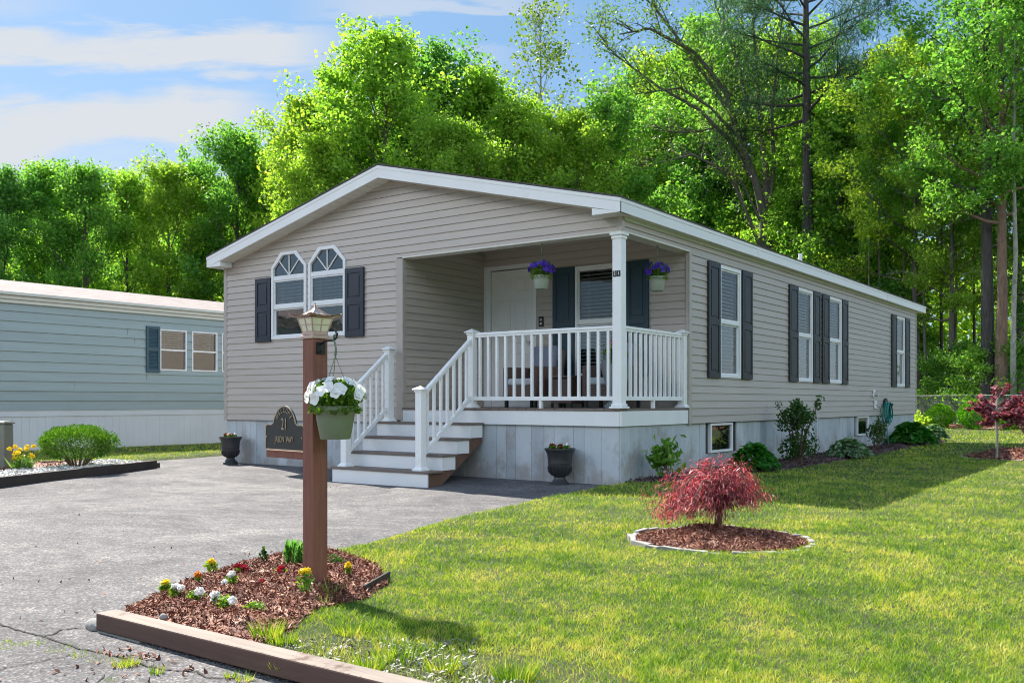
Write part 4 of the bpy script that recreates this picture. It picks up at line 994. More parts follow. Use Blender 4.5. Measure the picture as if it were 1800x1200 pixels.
for (h, z, up_) in rings:
    for k in range(NR):
        t = k / NR * 4; s_ = int(t); q = t - s_; cs = [(-1, -1), (1, -1), (1, 1), (-1, 1)]; a, b = cs[s_], cs[(s_ + 1) % 4]
        e = (2 * q - 1) ** 2; bulge = 1 - .10 * (1 - e) if h > .05 else 1
        vs.append(((a[0] + (b[0] - a[0]) * q) * h * bulge, (a[1] + (b[1] - a[1]) * q) * h * bulge, z + up_ * e ** 2))
for i in range(len(rings) - 1):
    for k in range(NR): k2 = (k + 1) % NR; fs.append((i * NR + k, i * NR + k2, (i + 1) * NR + k2, (i + 1) * NR + k))
mb.add(vs, fs, True); mb.add([(v[0], v[1], v[2] - .004) for v in vs[:NR * 3]], [(i * NR + k, (i + 1) * NR + k, (i + 1) * NR + (k + 1) % NR, i * NR + (k + 1) % NR) for i in range(2) for k in range(NR)], True)
for k in range(4):
    a = [(-1, -1), (1, -1), (1, 1), (-1, 1)][k]; mb.tube([(a[0] * h, a[1] * h, z + u_ + .001) for h, z, u_ in rings], .0022, 5)
mb.build('lantern_roof', M['copper'], lan, fixn=False)
MB().lathe([(.001, 1.415), (.008, 1.418), (.004, 1.423), (.0075, 1.428), (.003, 1.434), (.005, 1.438), (.001, 1.448)], n=10).build('finial', M['copper'], lan)
mb = MB(); mb.box(.0448, .050, -.026, .026, 1.185, 1.245); mb.tube([(.05, 0, 1.235), (.09, 0, 1.250), (.16, 0, 1.250), (.182, 0, 1.262), (.188, 0, 1.28), (.175, 0, 1.29)], .0055, 8)
mb.tube([(.05, .0, 1.20), (.075, -.012, 1.192)], .003, 6)
for zz in (1.235, 1.195): mb.tube([(.050, -.016, zz), (.053, -.016, zz)], .005, 8)
mb.build('bracket', M['blackmetal'], lp)

sg = empty('address_plaque', lp.matrix_world.translation.copy() if False else (LX, LY, 0), R(-8)); tag(sg, 'black arched plaque reading WELCOME 21 JASON WAY beside the wooden post', 'sign')
cxp = -.232; hw = .182
def arch(off, zb=.697):
    hw_ = hw - off; sh = .832 - off; p = [(cxp - hw_, zb + off), (cxp + hw_, zb + off), (cxp + hw_, sh - .012), (cxp + hw_ - .012, sh)]
    rA = .098 - off; czz = .825; 
    p += [(cxp + rA + .028, sh)]
    for k in range(0, 17):
        t = R(8) + (math.pi - R(16)) * k / 16; p.append((cxp + rA * math.cos(t) * (1 + .10 * (1 - math.sin(t))), czz + (rA + .005) * math.sin(t)))
    p += [(cxp - rA - .028, sh), (cxp - hw_ + .012, sh), (cxp - hw_, sh - .012)]; return p
mb = MB(); mb.prism(arch(.0), 'y', -.030, -.021); mb.build('plate', M['plaque'], sg, .002)
mb = MB(); A, B = arch(.0), arch(.006); n = len(A)
vs = [(x, -.0325, z) for x, z in A] + [(x, -.0325, z) for x, z in B] + [(x, -.0295, z) for x, z in A] + [(x, -.0295, z) for x, z in B]
fs = []
for i in range(n): j = (i + 1) % n; fs += [(i, j, n + j, n + i), (i, 2 * n + i, 2 * n + j, j), (n + i, n + j, 3 * n + j, 3 * n + i)]
mb.add(vs, fs); mb.build('border', M['gold'], sg, fixn=False)
TF = lambda x, z: Matrix.Translation((x, -.0325, z)) @ FACE
text_obj('21', 'lettering', .088, M['gold'], sg, TF(cxp, .830), .0015, .62)
text_obj('JASON  WAY', 'lettering', .046, M['gold'], sg, TF(cxp, .752), .0015, .64)
for i, ch in enumerate('WELCOME'):
    t = R(90 + 57 - i * 19); rr_ = .074
    text_obj(ch, 'lettering', .034, M['gold'], sg, Matrix.Translation((cxp + rr_ * math.cos(t), -.0325, .829 + rr_ * math.sin(t))) @ Matrix.Rotation(-(t - math.pi / 2), 4, 'Y') @ FACE, .0015, .72)
for sx_ in (-1, 1): MB().tube([(cxp + sx_ * .165, -.031, .765), (cxp + sx_ * .165, -.036, .765)], .005, 8).build('screw', M['gold'], sg)

# ---------------------------------------------------------------- plants
def flower_mesh(name, r, mat, lobes=5, deep=.35):
    mb = MB(); n = lobes * 4; vs = [(0, 0, -r * deep)]
    for ring, rr_, zz in ((0, .35, -.10), (1, 1.0, 0.0)):
        for k in range(n):
            t = 2 * math.pi * k / n; q = r * rr_ * (1 + (.10 * math.cos(lobes * t) if ring else 0)); vs.append((q * math.cos(t), q * math.sin(t), zz * r + (.20 * r * math.sin(lobes * 2 * t) + .10 * r * math.sin(3 * t + 1) if ring else 0)))
    fs = [(0, 1 + k, 1 + (k + 1) % n) for k in range(n)] + [(1 + k, 1 + n + k, 1 + n + (k + 1) % n, 1 + (k + 1) % n) for k in range(n)]
    mb.add(vs, fs, True); o = mb.build(name, mat, None, fixn=False); me = o.data; bpy.data.objects.remove(o); return me
FW = flower_mesh('flower', .030, M['petal_w'], deep=.55); FPU = flower_mesh('flower', .036, M['petal_p'])
def put_flower(me, parent, p, nrm, s_=1.0, name='flower'):
    o = bpy.data.objects.new(name, me); col.objects.link(o); o.parent = parent; o.location = p
    o.rotation_euler = Vector(nrm).to_track_quat('Z', 'Y').to_euler(); o.scale = (s_,) * 3; return o
def basket(loc, rim, bot, h, fr, fh, potm, leafm, fme, nf, top, label, seed, rz=0.0, view_dir=None, hookk=True):
    b = empty('hanging_basket', loc, rz); tag(b, label, 'hanging basket'); rg = random.Random(seed); nr = np.random.default_rng(seed)
    mb = MB(); mb.lathe([(.001, -h), (bot * .96, -h), (bot, -h + .006), (rim * .90, -h * .45), (rim * .97, -.022), (rim * .98, -.021), (rim * 1.04, -.020), (rim * 1.05, 0), (rim * .98, .0), (rim * .93, -.03), (.001, -.028)], n=36)
    mb.build('pot', M[potm], b)
    mb = MB(); hk = top - .10
    mb.tube([(0, 0, hk), (.004, 0, hk + .03), (.0, 0, hk + .055), (-.012, 0, hk + .08), (-.008, 0, hk + .10), (.008, 0, hk + .105), (.018, 0, hk + .09)], [.006, .005, .0045, .005, .005, .005, .004], 8)
    for k in range(3):
        t = 2 * math.pi * k / 3 + .5; mb.tube([(0, 0, hk), (rim * .5 * math.cos(t), rim * .5 * math.sin(t), hk * .5), (rim * math.cos(t), rim * math.sin(t), 0)], .0018, 5)
    mb.build('hanger', M['hanger'], b)
    if hookk:
        mb = MB(); mb.tube([(0, 0, top + .05), (0, 0, top + .0), (.012, 0, top - .012), (.018, 0, top - .002)], .003, 6); mb.tube([(0, 0, top + .045), (0, 0, top + .05)], .02, 10); mb.build('ceiling_hook', M['copper'], b)
    n = 1500; P = np.concatenate([blob(n, (0, 0, fh * .35), (fr * .92, fr * .92, fh * .62), nr, .3), blob(260, (0, 0, -.02), (fr * .88, fr * .88, .035), nr, .7)]); P = P[P[:, 2] > -.07]
    ax = unit(P - np.array((0, 0, -.05)))
    quads_mesh('foliage', leaves(P, .026, .5, axis=ax, rg=nr, fold=.15), M[leafm], b)
    for k in range(nf):
        t = 2 * math.pi * (k * .618 + rg.random() * .1); e = math.asin(min(.98, .02 + .93 * (k + .5) / nf)) if k % 3 else rg.uniform(-.1, .5)
        d = Vector((math.cos(t) * math.cos(e), math.sin(t) * math.cos(e), math.sin(e)))
        put_flower(fme, b, (d.x * fr, d.y * fr, fh * .30 + d.z * fh * .72), (d.x + rg.uniform(-.3, .3), d.y + rg.uniform(-.3, .3), d.z * .7 + .15), rg.uniform(.8, 1.15))
    return b
hx, hy = LX + .172 * math.cos(R(-8)), LY + .172 * math.sin(R(-8))
basket((hx, hy, .928), .100, .074, .162, .150, .135, 'pot_green', 'petunia_g', FW, 36, .345, 'sage green basket of white petunias hanging from the wooden post bracket', 5, hookk=False)
basket((-1.185, .08, 2.515), .108, .082, .17, .165, .19, 'pot_pale', 'petunia_g', FPU, 30, .385, 'pale basket of purple petunias hanging left of the white column', 7)
basket((-.085, 1.06, 2.52), .108, .082, .18, .155, .19, 'pot_pale', 'petunia_g', FPU, 28, .385, 'pale basket of purple petunias hanging right of the white column', 9)

def urn(loc, s_, label, seed, fl):
    b = empty('urn_planter', loc, 0, s_); tag(b, label, 'planter')
    pr = [(.001, 0), (.115, 0), (.115, .03), (.095, .04), (.065, .075), (.062, .09), (.10, .12), (.125, .15), (.138, .20), (.142, .225), (.136, .228), (.136, .238), (.142, .242), (.140, .27), (.150, .34), (.175, .385), (.182, .392), (.182, .405), (.165, .405), (.150, .385), (.001, .38)]
    MB().lathe([(r * .93, z) for r, z in pr], n=36).build('urn', M['urn'], b)
    mb = MB()
    for k in range(20):
        t = 2 * math.pi * k / 20; mb.tube([(.093 * math.cos(t) * .95, .093 * math.sin(t) * .95, .115), (.120 * math.cos(t), .120 * math.sin(t), .15), (.131 * math.cos(t), .131 * math.sin(t), .20)], .008, 6)
    mb.build('fluting', M['urn'], b)
    MB().lathe([(.001, .398), (.10, .395), (.145, .384)], n=20).build('soil', M['soil'], b)
    nr = np.random.default_rng(seed)
    quads_mesh('foliage', leaves(np.concatenate([blob(90, (x, y, .42), (.035, .035, .03), nr) for x, y, m_ in fl]), .028, .6, rg=nr), M['petunia_g'], b)
    for x, y, m_ in fl:
        quads_mesh('flower', leaves(blob(40, (x, y, .435), (.032, .032, .022), nr), .026, .8, rg=nr), M[m_], b)
urn((-6.88, -.24, -.035), 1.06, 'black urn planter by the left front corner of the house', 3, [(-.07, -.03, 'petal_r'), (.02, -.04, 'petal_w'), (.06, .03, 'petal_w'), (.08, -.05, 'petal_r')])
urn((*GP(984, 852, -.05), -.055), 1.10, 'black urn planter in front of the skirting below the porch', 4, [(-.08, -.03, 'petal_r'), (.04, -.05, 'petal_r'), (.09, .0, 'petal_w'), (-.10, .02, 'petal_w')])

def plant(name, loc, label, cat, parts, group=None, rz=0.0, stems=None, stem_mat='twig'):
    """parts: list of (child name, verts, material)"""
    b = empty(name, loc, rz); tag(b, label, cat, group)
    for nm, V_, m_ in parts: quads_mesh(nm, V_, M[m_], b)
    if stems:
        mb = MB()
        for pts, r_ in stems: mb.tube(pts, r_, 6)
        mb.build('stem', M[stem_mat], b)
    return b
def N(seed): return np.random.default_rng(seed)
# small bedding plants in the near mulch
def bedding(px, py, z, label, kind, seed, h=.05, r=.035, leafm='petunia_g', fr=.018, spots=None, n=90):
    g = N(seed); P = blob(n, (0, 0, h * .55), (r, r, h * .55), g, .1); P[:, 2] = np.maximum(P[:, 2], .004)
    parts = [('foliage', leaves(P, .024, .55, rg=g, up=.4), leafm)]
    if kind:
        for (dx, dy, dz) in (spots or [(0, 0, h)]): parts.append(('flower', leaves(blob(45, (dx, dy, dz), (fr, fr, fr * .8), g, .4), fr * 1.1, .8, rg=g), kind))
    plant('bedding_flower', (*GP(px, py, z), z - .01), label, 'flower', parts, 'bedding flowers in the lamp post bed')
bd = [(372, 1003, 'petal_y', 'yellow marigold at the far edge of the mulch beside the asphalt', .06, .04, None), (291, 1036, 'petal_y', 'leftmost yellow marigold in the mulch bed', .045, .03, None),
      (308, 1045, 'petal_w', 'white flower just right of the leftmost marigold', .045, .03, [(.0, .0, .05), (.03, .01, .045)]), (348, 1017, 'petal_o', 'single orange brown bloom at the asphalt edge of the mulch', .03, .012, None),
      (407, 1026, 'petal_w', 'white flower over green leaves in the middle of the bed', .055, .035, [(.0, .0, .06), (-.01, -.03, .02)]), (343, 1054, 'petal_w', 'low leafy clump with a small cream flower', .05, .045, [(.03, .0, .055)]),
      (378, 1058, 'petal_w', 'tall white bloom left of a bright green clump', .05, .012, [(0, 0, .045), (0, 0, .03)]), (397, 1066, 'petal_w', 'bright green clump with a round white bloom on its right', .06, .035, [(.045, .0, .045)]),
      (447, 1075, None, 'bright green leafy clump without flowers nearest the lawn', .05, .05, None), (424, 1002, 'petal_r', 'left crimson clump at the back of the bed', .03, .03, [(0, 0, .03), (.03, 0, .025), (-.03, 0, .028)]),
      (494, 1007, 'petal_r', 'crimson clump just left of the wooden post', .035, .035, [(0, 0, .035), (.02, -.03, .03), (-.02, .02, .03)]), (460, 1026, 'petal_r', 'single small red bloom on the mulch', .02, .008, None),
      (538, 1038, 'petal_y', 'tall yellow marigold at the foot of the wooden post', .085, .045, [(-.02, 0, .10), (-.005, .01, .105)]), (612, 1008, 'petal_y', 'yellow marigold right of the wooden post', .05, .012, [(0, 0, .055)]),
      (463, 988, None, 'small upright green seedling at the asphalt edge', .09, .025, None), (590, 990, None, 'dark leafy clump behind and right of the post', .06, .05, None)]
for i, (px, py, kd, lab, h, r, sp) in enumerate(bd): bedding(px, py, .045, lab, kd, 100 + i, h, r, 'shrub' if kd is None and px > 460 else 'petunia_g', spots=sp)
g = N(77); P = np.concatenate([blob(60, (dx, dy, .07), (.018, .018, .07), g, .1) for dx, dy in ((0, 0), (.03, .02), (-.03, .02), (.05, -.02), (-.05, -.01), (.08, .0), (-.08, .02))]); ax = np.tile((0, 0, 1.0), (len(P), 1))
plant('lily_clump', (*GP(518, 992, .04), .03), 'upright narrow leaved green clump left of the post', 'plant', [('foliage', leaves(P, .045, .25, axis=ax, rg=g), 'leaf_d')])

def hosta(loc, r, h, n, label, seed, mat='hosta', size=.15, group=None):
    g = N(seed); t = g.random(n) * 2 * np.pi; q = np.sqrt(g.random(n)); el = (1 - q) * 1.1
    P = np.stack([q * r * np.cos(t), q * r * np.sin(t), h * (1 - q ** 2 * .85) * (.7 + .3 * g.random(n))], 1)
    ax = np.stack([np.cos(t), np.sin(t), .55 - q * 1.1], 1)
    V_ = leaves(P, size, .62, axis=ax, rg=g, fold=.10, up=1.5, vary=.3)
    plant('hosta', loc, label, 'plant', [('foliage', V_, mat)], group)
hosta((*GP(1325, 826, .02), .02), .33, .36, 520, 'round green hosta right of the weeping maple', 31, size=.12)
hosta((*GP(1492, 803, .02), .02), .36, .30, 420, 'low pale edged hosta between the two rose bushes', 33, 'hosta_v', .13)
hosta((*GP(1603, 781, .02), .02), .48, .48, 620, 'large dark hosta near the rear corner of the house', 34, size=.19)
hosta((*GP(1640, 772, .02), .02), .34, .36, 300, 'pale edged hosta behind the large dark hosta', 35, 'hosta_v', .15)
def bush(name, loc, r, h, n, size, mat, label, cat, seed, stems=12, extra=None, zlow=.15, smat='twig', lumps=9, asp=.6, air=.4, shell=.5):
    g = N(seed); rg = random.Random(seed); Ps = []; st = []
    for k in range(lumps):
        t = rg.uniform(0, 6.28); q = rg.uniform(.1, .75); z = rg.uniform(zlow + .15, .85); wr = r * (.35 + .25 * math.sin(math.pi * min(1, z)))
        c = (r * q * math.cos(t) * (1.1 - z * .5), r * q * math.sin(t) * (1.1 - z * .5), h * z); Ps.append(blob(n // lumps, c, (wr * (1 - air * .3), wr * (1 - air * .3), h * .20), g, shell))
    for k in range(stems):
        t = rg.uniform(0, 6.28); q = rg.uniform(.2, .95); e = (r * q * math.cos(t), r * q * math.sin(t), h * rg.uniform(.55, 1.0))
        st.append(([(e[0] * .08, e[1] * .08, -.02), (e[0] * .4, e[1] * .4, e[2] * .5), e], [.010 * h + .002, .006 * h + .002, .002])); Ps.append(blob(max(6, n // (stems * 5)), e, (size * 1.2, size * 1.2, size * 1.6), g, .2))
    P = np.concatenate(Ps); P = P[P[:, 2] > .02]
    return plant(name, loc, label, cat, [('foliage', leaves(P, size, asp, rg=g, up=.3), mat)], stems=st, stem_mat=smat)
bush('rose_bush', (*GP(1404, 812, .02), .02), .36, 1.02, 1500, .055, 'shrub', 'tall leafy rose bush against the side wall', 'rose bush', 41, 16, zlow=0)
bush('rose_bush', (*GP(1541, 790, .02), .02), .28, .62, 420, .055, 'shrub', 'small sparse rose bush under the coiled hose', 'rose bush', 42, 10)
bush('rhododendron', (*GP(1172, 843, .02), .02), .22, .44, 260, .10, 'leaf_d', 'young dark leaved bush near the front corner of the side wall', 'shrub', 43, 9, asp=.5)
bush('spirea', (-.75, 16.6, .0), .75, .62, 2600, .09, 'leaf_y', 'low yellow green shrub at the rear corner of the house', 'shrub', 44, 12, lumps=16)
bush('spirea', (-2.2, 18.2, .0), .75, .6, 1600, .09, 'leaf_y', 'second yellow green shrub half hidden behind the house corner', 'shrub', 45, 12, lumps=14)
M['arbor'] = leaf_mat('bright_evergreen_leaf', [(0, (0.10, 0.28, 0.02)), (0.5, (0.19, 0.45, 0.03)), (1, (0.36, 0.62, 0.06))], 0.5, (1.2, 1.3, .5))
def evergreen(loc, rx, rz, n, size, label, seed, mat='arbor', egg=True):
    g = N(seed); P = blob(n, (0, 0, 0), (1, 1, 1), g, .72)
    rs = 1 + .10 * np.sin(P[:, 0] * 6 + seed) * np.sin(P[:, 2] * 7) + .07 * np.sin(P[:, 1] * 11 + P[:, 2] * 5)
    z = P[:, 2]; tap = np.where(z > 0, 1 - .45 * z ** 1.6, 1.0) if egg else 1.0
    Q = np.stack([P[:, 0] * rx * rs * tap, P[:, 1] * rx * rs * tap, (z * rs + 1) * rz], 1)
    plant('evergreen_shrub', loc, label, 'shrub', [('foliage', leaves(Q, size, .5, axis=unit(P) + np.array((0, 0, .8)), rg=g), mat)], stems=[([(0, 0, -.02), (0, 0, rz)], .03)])
evergreen((*GP(1653, 749, .05), .0), .50, .43, 3600, .075, 'left of two clipped bright evergreens by the fence', 51)
evergreen((*GP(1712, 752, .05), .0), .52, .50, 4200, .075, 'larger evergreen with two tips by the fence', 52)
evergreen((*GP(1775, 752, .05), .0), .40, .38, 2600, .075, 'green evergreen half hidden behind the young red tree', 53)
bush('barberry', (*GP(1800, 757, .05), .0), .75, 1.15, 2600, .08, 'redleaf', 'dark red shrub by the fence behind the young red tree', 'shrub', 54, 12, lumps=14)
# clipped evergreen on the left, mushroom shaped
g = N(61); P = blob(17000, (0, 0, 0), (1, 1, 1), g, .66); rs = 1 + .10 * np.sin(P[:, 0] * 5 + 1) * np.sin(P[:, 1] * 6) + .10 * np.sin(P[:, 0] * 13) * np.sin(P[:, 2] * 12 + 3 * P[:, 1]) + .05 * np.sin(P[:, 0] * 29 + 3) * np.sin(P[:, 1] * 27) * np.sin(P[:, 2] * 23)
Q = np.stack([P[:, 0] * .52 * rs, P[:, 1] * .50 * rs,   .37 + P[:, 2] * np.where(P[:, 2] > 0, .23, .24) * rs], 1)
r1 = random.Random(9)
plant('evergreen_shrub', (*GP(137, 824, .02), .02), 'mushroom shaped clipped evergreen on white stones', 'shrub', [('foliage', leaves(Q, .026, .5, axis=unit(P) + np.array((0, 0, .6)), rg=g), 'boxgreen')],
      stems=[([(.05 * math.cos(t), .05 * math.sin(t), -.02), (.16 * math.cos(t), .16 * math.sin(t), .14), (.33 * math.cos(t), .33 * math.sin(t), .32)], [.016, .012, .006]) for t in [k * .45 + r1.random() * .2 for k in range(14)]])
# yellow flowering plant beside the pedestal
g = N(62); Ps = [blob(40, (g.uniform(-.16, .16), g.uniform(-.1, .1), g.uniform(.16, .34)), (.028, .028, .025), g) for _ in range(16)]
lf = tuft_pts(0, 0, 0, .10, 60, .22, .045)
b = plant('yellow_perennial', (*GP(38, 829, .02), .02), 'yellow flowering plant between the pedestal and the evergreen', 'plant', [('flower', leaves(q_, .03, .7, rg=g), 'petal_y') for q_ in Ps] + [('foliage', leaves(blob(260, (0, 0, .12), (.16, .12, .13), g, .1), .05, .5, rg=g), 'petunia_g')])
quads_mesh('blade', lf, M['hosta_v'], b, nper=3)
# utility pedestal
pd = empty('utility_pedestal', (*GP(-2, 826, .0), -.02), R(35)); tag(pd, 'green grey utility pedestal with a domed lid at the left edge', 'utility box')
mb = MB(); mb.prism([(-.15, .0), (.15, .0), (.14, .66), (-.14, .66)], 'y', -.12, .12); mb.build('cabinet', M['pedestal'], pd, .02)
mb = MB(); mb.box(-.155, .155, -.135, .135, .66, .685); mb.box(-.135, .135, -.115, .115, .6852, .70); mb.build('lid', M['pedestal'], pd, .008)
mb = MB(); mb.box(-.02, .02, -.1275, -.121, .30, .36); mb.box(-.135, -.125, -.125, -.1195, .03, .62); mb.build('latch', M['meter'], pd, .002)

# weeping maple
mx, my = GP(1262, 921, .09); wm = empty('weeping_maple', (mx, my, .075)); tag(wm, 'weeping red laceleaf maple inside the stone ring on the lawn', 'tree')
rg = random.Random(12); mb = MB(); mb.tube([(0, 0, -.03), (.005, 0, .12), (-.01, .01, .22)], [.030, .022, .018], 10)
Ps = []; Ax = []; g = N(12)
for k in range(58):
    t = rg.uniform(0, 6.28); L = rg.uniform(.16, .37) * (1.28 if math.cos(t - 3.75) > .5 else 1.0); hp = (rg.uniform(.22, .37) if k % 5 else rg.uniform(.38, .46)) - .16 * max(0, L - .2)
    ez = rg.uniform(.10, .20) + (.06 if L < .25 else 0) - (.07 if math.cos(t - 3.75) > .7 else 0); dx, dy = math.cos(t), math.sin(t)
    if math.cos(t + .3) > .75: ez += .12
    pts = [(0, 0, .16), (dx * L * .30, dy * L * .30, hp), (dx * L * .62, dy * L * .62, hp * .98), (dx * L * .88, dy * L * .88, hp * .72), (dx * L, dy * L, max(ez, hp * .35))]
    mb.tube(pts, [.010, .008, .005, .003, .0015], 5)
    for j in range(1, len(pts)):
        a, b_ = Vector(pts[j - 1]), Vector(pts[j])
        for q in range(5 if j > 1 else 3):
            c = a.lerp(b_, (q + .5) / 5) + Vector((rg.gauss(0, .03), rg.gauss(0, .03), rg.gauss(0, .022))); m_ = rg.choice([2, 8, 14, 24])
            Ps.append(np.array(c) + g.normal(size=(m_, 3)) * np.array((.024, .024, .020))); Ax.append(np.tile((dx * .5, dy * .5, -.9 if j > 2 else -.15), (m_, 1)))
for k in range(16):
    t = rg.uniform(0, 6.28) if k > 6 else 3.75 + rg.uniform(-.6, .6); L = rg.uniform(.10, .24) if k > 6 else rg.uniform(.36, .52); zt_ = rg.uniform(.17, .24); e = (L * math.cos(t), L * math.sin(t), rg.uniform(.02, .09))
    mb.tube([(0, 0, .20), (L * .6 * math.cos(t), L * .6 * math.sin(t), zt_ + .03), e], [.004, .003, .001], 5)
    for q in range(4):
        c = Vector((L * .6 * math.cos(t), L * .6 * math.sin(t), zt_)).lerp(Vector(e), q / 3.5); Ps.append(np.array(c) + g.normal(size=(14, 3)) * np.array((.020, .020, .018))); Ax.append(np.tile((0, 0, -1.0), (14, 1)))
mb.build('trunk', M['twig'], wm); P = np.concatenate(Ps); quads_mesh('crown', leaves(P, .034, .15, axis=np.concatenate(Ax) + g.normal(size=P.shape) * .35, rg=g, fold=.05, vary=.5), M['redleaf'], wm)
# young red tree
tx, ty = GP(1752, 800, .10); rt = empty('red_tree', (tx, ty, .10)); tag(rt, 'young red leaved tree in a mulch ring at the right edge', 'tree')
mb = MB(); mb.tube([(0, 0, -.05), (.01, 0, .35), (-.01, .01, .8), (.02, 0, 1.2)], [.026, .022, .018, .010], 8); Ps = []; rg = random.Random(8)
for k in range(26):
    t = rg.uniform(0, 6.28); z0_ = rg.uniform(.42, 1.15); L = rg.uniform(.25, .62); e = (L * math.cos(t) + (.12 if z0_ > .8 else 0), L * math.sin(t), min(1.5, z0_ + rg.uniform(.0, .45)))
    mb.tube([(0, 0, z0_), (e[0] * .5, e[1] * .5, (z0_ + e[2]) / 2 + .05), e], [.008, .005, .002], 5)
    for q in range(4): Ps.append(blob(16, tuple(Vector((0, 0, z0_)).lerp(Vector(e), .4 + .2 * q)), (.07, .07, .06), g, .1))
mb.build('trunk', M['bark_pale'], rt); quads_mesh('crown', leaves(np.concatenate(Ps), .075, .75, rg=g, up=.6), M['redleaf_light'], rt); rt.scale = (.82, .82, .76)

# ---------------------------------------------------------------- porch furniture
def chair(loc, rz, label):
    c = empty('wicker_armchair', loc, rz); tag(c, label, 'armchair', 'wicker porch chairs')
    for sx_ in (-1, 1): MB().box(sx_ * .24, sx_ * .31, -.30, .30, .12, .56).build('armrest', M['wicker'], c, .02)
    MB().box(-.24, .24, -.28, .28, .12, .30).build('seat_base', M['wicker'], c, .01)
    mb = MB(); mb.bar((0, .27, .30), (0, .36, .80), .54, .07, (0, 1, 0)); mb.build('backrest', M['wicker'], c, .02)
    MB().box(-.235, .235, -.29, .24, .302, .40).build('seat_cushion', M['cushion'], c, .03)
    mb = MB(); mb.bar((0, .17, .41), (0, .27, .86), .44, .10, (0, 1, 0)); mb.build('back_cushion', M['pillow'], c, .035)
    for sx_ in (-1, 1):
        for sy in (-.26, .26): MB().box(sx_ * .27 - .02, sx_ * .27 + .02, sy - .02, sy + .02, 0, .12).build('leg', M['blackmetal'], c)
    return c
chair((-2.02, 1.12, ZDK), R(-8), 'wicker armchair with slate cushion in front of the white door')
chair((-.86, 1.28, ZDK), R(8), 'wicker armchair under the porch window nearest the column')
tb = empty('side_table', (-1.46, 1.12, ZDK)); tag(tb, 'low dark wicker table between the two porch chairs', 'table', None)
MB().box(-.19, .19, -.19, .19, .40, .43).build('table_top', M['wicker'], tb, .005); MB().box(-.16, .16, -.16, .16, .06, .39).build('table_base', M['wicker'], tb, .005)
for a in (-.15, .15):
    for b_ in (-.15, .15): MB().box(a - .015, a + .015, b_ - .015, b_ + .015, 0, .06).build('leg', M['blackmetal'], tb)
pl_ = empty('tall_planter', (-.52, .78, ZDK)); tag(pl_, 'tall grey planter of pink flowers behind the porch column', 'planter')
MB().lathe([(.001, 0), (.15, 0), (.15, .03), (.09, .08), (.12, .25), (.19, .50), (.20, .55), (.18, .55), (.16, .50), (.001, .5)], n=28).build('pot', M['greyplanter'], pl_)
g = N(71); quads_mesh('foliage', leaves(blob(420, (0, 0, .68), (.17, .17, .16), g, .1), .06, .4, rg=g), M['petunia_g'], pl_)
for _ in range(12): quads_mesh('flower', leaves(blob(26, (g.uniform(-.15, .15), g.uniform(-.15, .15), g.uniform(.66, .88)), (.03, .03, .03), g), .034, .7, rg=g), M['petal_pink'], pl_)

# ================================================================== NEIGHBOUR
nb = empty('neighbour_home', (-12.65, 0, 0)); nb.location = (0, 0, 0); tag(nb, 'long blue grey clapboard home with pale skirting on the left', 'house')
NX = -12.65; NP = ('S', NX); NW = [(2.31, 2.975), (3.11, 3.78), (3.905, 4.57)]; NZ = (1.62, 2.51)
mb = MB(); siding(mb, NP, lambda z: minus([(-9, 15.5)], [(a + .02, b - .02) for a, b in NW] if NZ[0] + .02 < z < NZ[1] - .02 else []), .775, 2.86, .188, .022, (NZ[0] + .02, NZ[1] - .02))
for yy, zz in ((1.55, 2.33), (1.72, 2.15), (2.0, 1.40), (-3.1, 1.9), (.4, 1.2)): mb.box(NX + .012, NX + .021, yy, yy + .006, zz, zz + .18)
mb.build('side_wall', M['nsiding'], nb)
mb = MB(); mb.box(NX - .05, NX - .02, -9, 15.5, .1, .77); mb.build('inner_wall', M['dark'], nb)
mb = MB(); mb.box(NX - .02, NX + .012, -9, 15.5, .66, .774); y = -9
while y < 15.4: mb.box(NX - .02, NX - .004, y, y + .153, -.02, .659); y += .155
mb.build('skirting', M['nskirt'], nb)
mb = MB(); mb.box(NX - .02, NX + .06, -9, 15.5, 2.80, 2.87); mb.box(NX - .02, NX + .10, -9.05, 15.55, 2.871, 2.945); mb.box(NX + .02, NX + .16, -9.1, 15.6, 2.946, 3.005); mb.build('gutter', M['ngutter'], nb, .006)
mb = MB(); mb.prism([(NX + .14, 3.0), (-14.75, 3.49), (-17, 3.0), (-17, 2.9), (NX, 2.9)], 'y', -9.1, 15.6)
def shingle_mat():
    m, t = newmat('mauve_shingle'); br = t.add('ShaderNodeTexBrick'); o = obco(t)
    sp = t.add('ShaderNodeSeparateXYZ'); t.put(sp.inputs[0], o); cb = t.add('ShaderNodeCombineXYZ'); t.put(cb.inputs[0], sp.outputs[1]); t.put(cb.inputs[1], sp.outputs[0]); t.put(br.inputs['Vector'], cb.outputs[0])
    br.inputs['Color1'].default_value = (.20, .165, .165, 1); br.inputs['Color2'].default_value = (.26, .22, .215, 1); br.inputs['Mortar'].default_value = (.16, .13, .13, 1)
    br.inputs['Scale'].default_value = 1; br.inputs['Brick Width'].default_value = .3; br.inputs['Row Height'].default_value = .14; br.inputs['Mortar Size'].default_value = .006; br.inputs['Bias'].default_value = 0
    c = t.mix(.5, br.outputs[0], t.ramp(t.noise(o, 30, 4), [(.3, (.6, .6, .6)), (.7, (1.3, 1.3, 1.3))]), 'MULTIPLY'); finish(t, princ(t, c, .9, 0, br.outputs[1], .5, -.01)); return m
mb.build('roof', shingle_mat(), nb)
